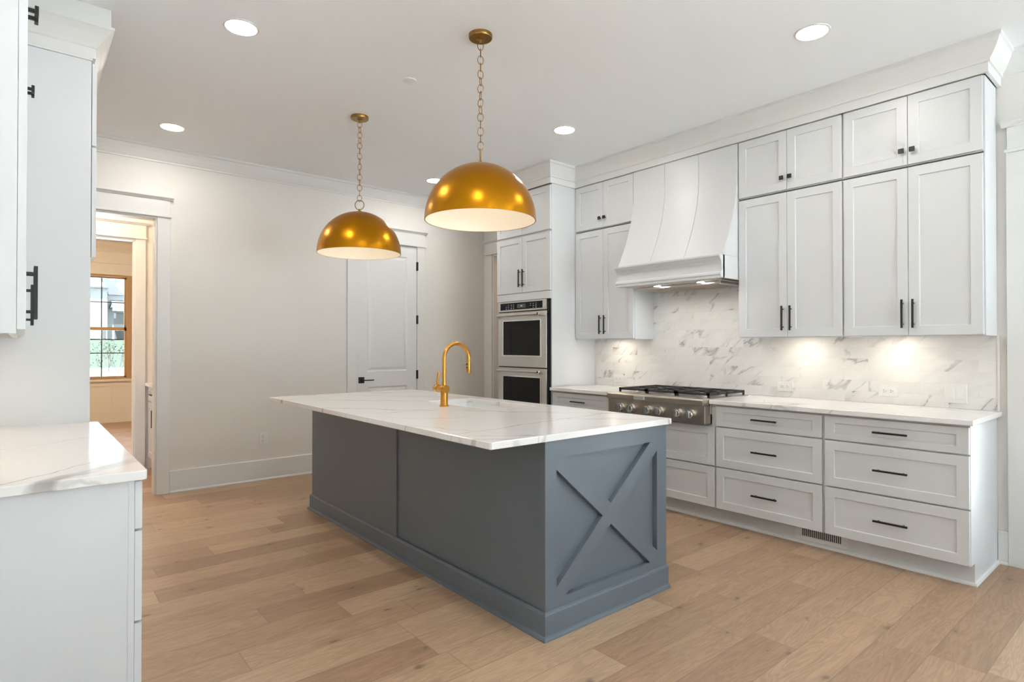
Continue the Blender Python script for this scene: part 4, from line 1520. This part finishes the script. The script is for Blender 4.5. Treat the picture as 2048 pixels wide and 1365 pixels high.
B(LX + .001, FPX + .0175, 3.725, 4.715, 2.860, 2.956).box(LX + .001, FPX + .0775, 3.665, 4.775, 2.956, 3.0495).build('crown_core', M['trim'], sur)
# frieze over the near wall cabinets
struct('trim_13', MB().box(LX + .001, -.012, 2.168, 3.724, 2.79, 2.86), M['trim'])

# ================================================================== BUTLER'S PANTRY
t = thing('base_cabinet', (1.35, 6.67, 0), 'small white cabinet with black pulls seen through the left doorway', 'cabinet')
PXF = 1.040
B(PXF + .022, 1.659, 6.057, 7.279, .12, .879).build('carcass', M['cab'], t)
B(PXF + .08, 1.659, 6.057, 7.279, 0, .12).build('toe_kick', M['cab'], t)
for a, b in ((6.06, 6.66), (6.668, 7.272)):
    d = shaker('-X', PXF, a, b, .722, .870, .02, .055, .008, .04).build('drawer', M['cab'], t)
    bar_pull(d, '-X', PXF, (a + b) / 2 - .03, .80)
    d = shaker('-X', PXF, a, b, .127, .712).build('door', M['cab'], t)
    bar_pull(d, '-X', PXF, b - .40 if a > 6.5 else a + .05, .56, horizontal=False)
B(1.008, 1.659, 6.057, 7.279, .880, CT).build('worktop', M['quartz'], bevel=.003, label='short white worktop on the cabinet seen through the left doorway', cat='countertop')

# ceiling lamps of the rooms beyond
for x, y, l in ((.2, 9.6, 'flush ceiling lamp of the dining room beyond the doorway'), (.3, 6.7, 'flush ceiling lamp of the pantry beyond the doorway'),
                (5.2, 5.4, 'flush ceiling lamp of the hall behind the ovens')):
    t = thing('ceiling_lamp', (x, y, H), l, 'ceiling light')
    MB().lathe([(0, 0), (.17, 0), (.17, -.03), (0, -.03)], (x, y, H), 40).build('base', M['brass2'], t, smooth=True)
    MB().lathe([(0, -.03), (.15, -.03), (.15, -.09), (.11, -.12), (0, -.13)], (x, y, H), 40).build('diffuser', emitter('warm_diffuser', (1.0, .74, .47), 130.0 if y > 9 else (34.0 if x < 3 else 8.0)), t, smooth=True)

# ================================================================== OUTSIDE
B(-60, 80, FY - 40, FY - .14, -.30, -.15).build('patio', M['patio'], label='invented pale concrete patio behind the camera, bouncing sunlight indoors', cat='ground', kind='structure')  # unseen patio added to throw sunlight up onto the ceiling
B(4.66, 40, FY - .13, 6.3, -.30, -.15).build('added_patio_side', M['patio'], label='invented pale concrete patio outside the right wall, bouncing sunlight indoors', cat='ground', kind='structure')  # same added bounce ground, outside the invented patio door
B(-60, 80, 12.16, 27.0, -.40, -.30).build('front_yard', M['patio'], kind='structure')
lw = MB()
lw.loops([[(-50, 27, -.4), (70, 27, -.4), (70, 27, .45), (-50, 27, .45)], [(-50, 39.6, -.4), (70, 39.6, -.4), (70, 39.6, 1.62), (-50, 39.6, 1.62)],
          [(-50, 75, -.4), (70, 75, -.4), (70, 75, 1.64), (-50, 75, 1.64)]])
lw.build('lawn', M['lawn'], kind='stuff', label='green lawn rising toward the white house outside the dining window', cat='lawn')
B(-50, 70, 26.4, 26.999, -.30, .46).build('kerb_wall', M['render'], label='low white kerb wall at the foot of the lawn outside', cat='wall')
hs = thing('house', (4.5, 43, 1.69), 'white gabled house with grey roof seen through the dining window', 'house')
mb = MB()
mb.box(-4.0, 3.72, 40.0, 50.0, 1.69, 4.58)
mb.build('wing', M['render'], hs)
# left gable facing the viewer
MB().extrude_y([(-4.0, 4.58), (3.72, 4.58), (.0, 9.6)], 40.0, 40.3).build('gable', M['render'], hs)
# right body with its own gable
B(3.55, 14.0, 40.6, 52.0, 1.69, 4.27).build('wing', M['render'], hs)
MB().extrude_y([(3.70, 4.27), (11.0, 4.27), (7.35, 8.4)], 40.6, 40.9).build('gable', M['render'], hs)
# shingle roofs
mb = MB()
mb.loops([[(-4.3, 40.31, 4.45), (0, 40.31, 9.7), (4.6, 40.31, 4.2)], [(-4.3, 50, 4.45), (0, 50, 9.7), (4.6, 50, 4.2)]])
mb.build('roof', M['shingle'], hs)
mb = MB()
mb.loops([[(3.2, 40.91, 4.2), (7.35, 40.91, 8.5), (11.4, 40.91, 4.2)], [(3.2, 52, 4.2), (7.35, 52, 8.5), (11.4, 52, 4.2)]])
mb.build('roof', M['shingle'], hs)
MB().box(-4.2, 3.76, 39.75, 40.0, 4.52, 4.60).build('eave', M['eave'], hs)
MB().box(3.52, 4.32, 40.35, 40.6, 4.22, 4.30).build('eave', M['eave'], hs)
# porch
mb = MB()
mb.loops([[(3.85, 39.4, 3.44), (9.0, 39.4, 3.44), (9.0, 40.6, 3.44), (3.85, 40.6, 3.44)], [(3.95, 39.4, 3.50), (9.0, 39.4, 3.50), (9.0, 40.6, 3.92), (3.95, 40.6, 3.92)]])
mb.build('porch_roof', M['shingle'], hs)
MB().box(3.92, 9.0, 39.4, 39.6, 3.26, 3.44).build('porch_beam', M['render'], hs)
MB().box(3.98, 4.08, 39.45, 39.6, 2.83, 3.24).build('bracket', M['eave'], hs)
MB().box(4.12, 5.2, 40.55, 40.6, 1.69, 2.25).build('door', M['eave'], hs)
MB().box(4.12, 8.5, 40.56, 40.6, 2.55, 3.20).build('window', M['display'], hs)
MB().box(3.50, 3.66, 39.96, 40.0, 1.72, 2.25).build('window', M['eave'], hs)
# shrub in front of the window
sb = thing('shrub', (1.45, 14.0, -.30), 'sparse leafy shrub outside the dining room window', 'shrub')
br_ = MB()
lf_ = MB()
rnd = random.Random(11)


def branch(p, d, ln, r, depth):
    q = p + d * ln
    br_.tube([p, (p + q) / 2 + Vector((rnd.uniform(-1, 1), rnd.uniform(-1, 1), 0)) * ln * .05, q], [r, r * .8, r * .6], 5)
    if depth == 0:
        for k in range(5):
            c = q - d * ln * rnd.uniform(0, .9) + Vector((rnd.uniform(-1, 1), rnd.uniform(-1, 1), rnd.uniform(-1, 1))) * .05
            a = Vector((rnd.uniform(-1, 1), rnd.uniform(-1, 1), rnd.uniform(-1, 1))).normalized()
            b = a.cross(Vector((.3, .5, .8))).normalized()
            l = rnd.uniform(.014, .026)
            lf_.bm.faces.new([lf_.bm.verts.new(c + a * l), lf_.bm.verts.new(c + b * l * .5), lf_.bm.verts.new(c - a * l), lf_.bm.verts.new(c - b * l * .5)])
        return
    for k in range(3):
        nd = (d + Vector((rnd.uniform(-1, 1), rnd.uniform(-1, 1), rnd.uniform(0, .6))) * .55).normalized()
        branch(q - d * ln * .1 * k, nd, ln * rnd.uniform(.6, .8), r * .6, depth - 1)


for k in range(4):
    a = 2 * PI * k / 4 + .4
    branch(Vector((1.45 + .05 * math.cos(a), 14 + .05 * math.sin(a), -.30)), Vector((math.cos(a) * .22, math.sin(a) * .22, 1)).normalized(), .75, .012, 3)
br_.build('branches', M['bark'], sb)
lf_.build('foliage', M['leaf'], sb)
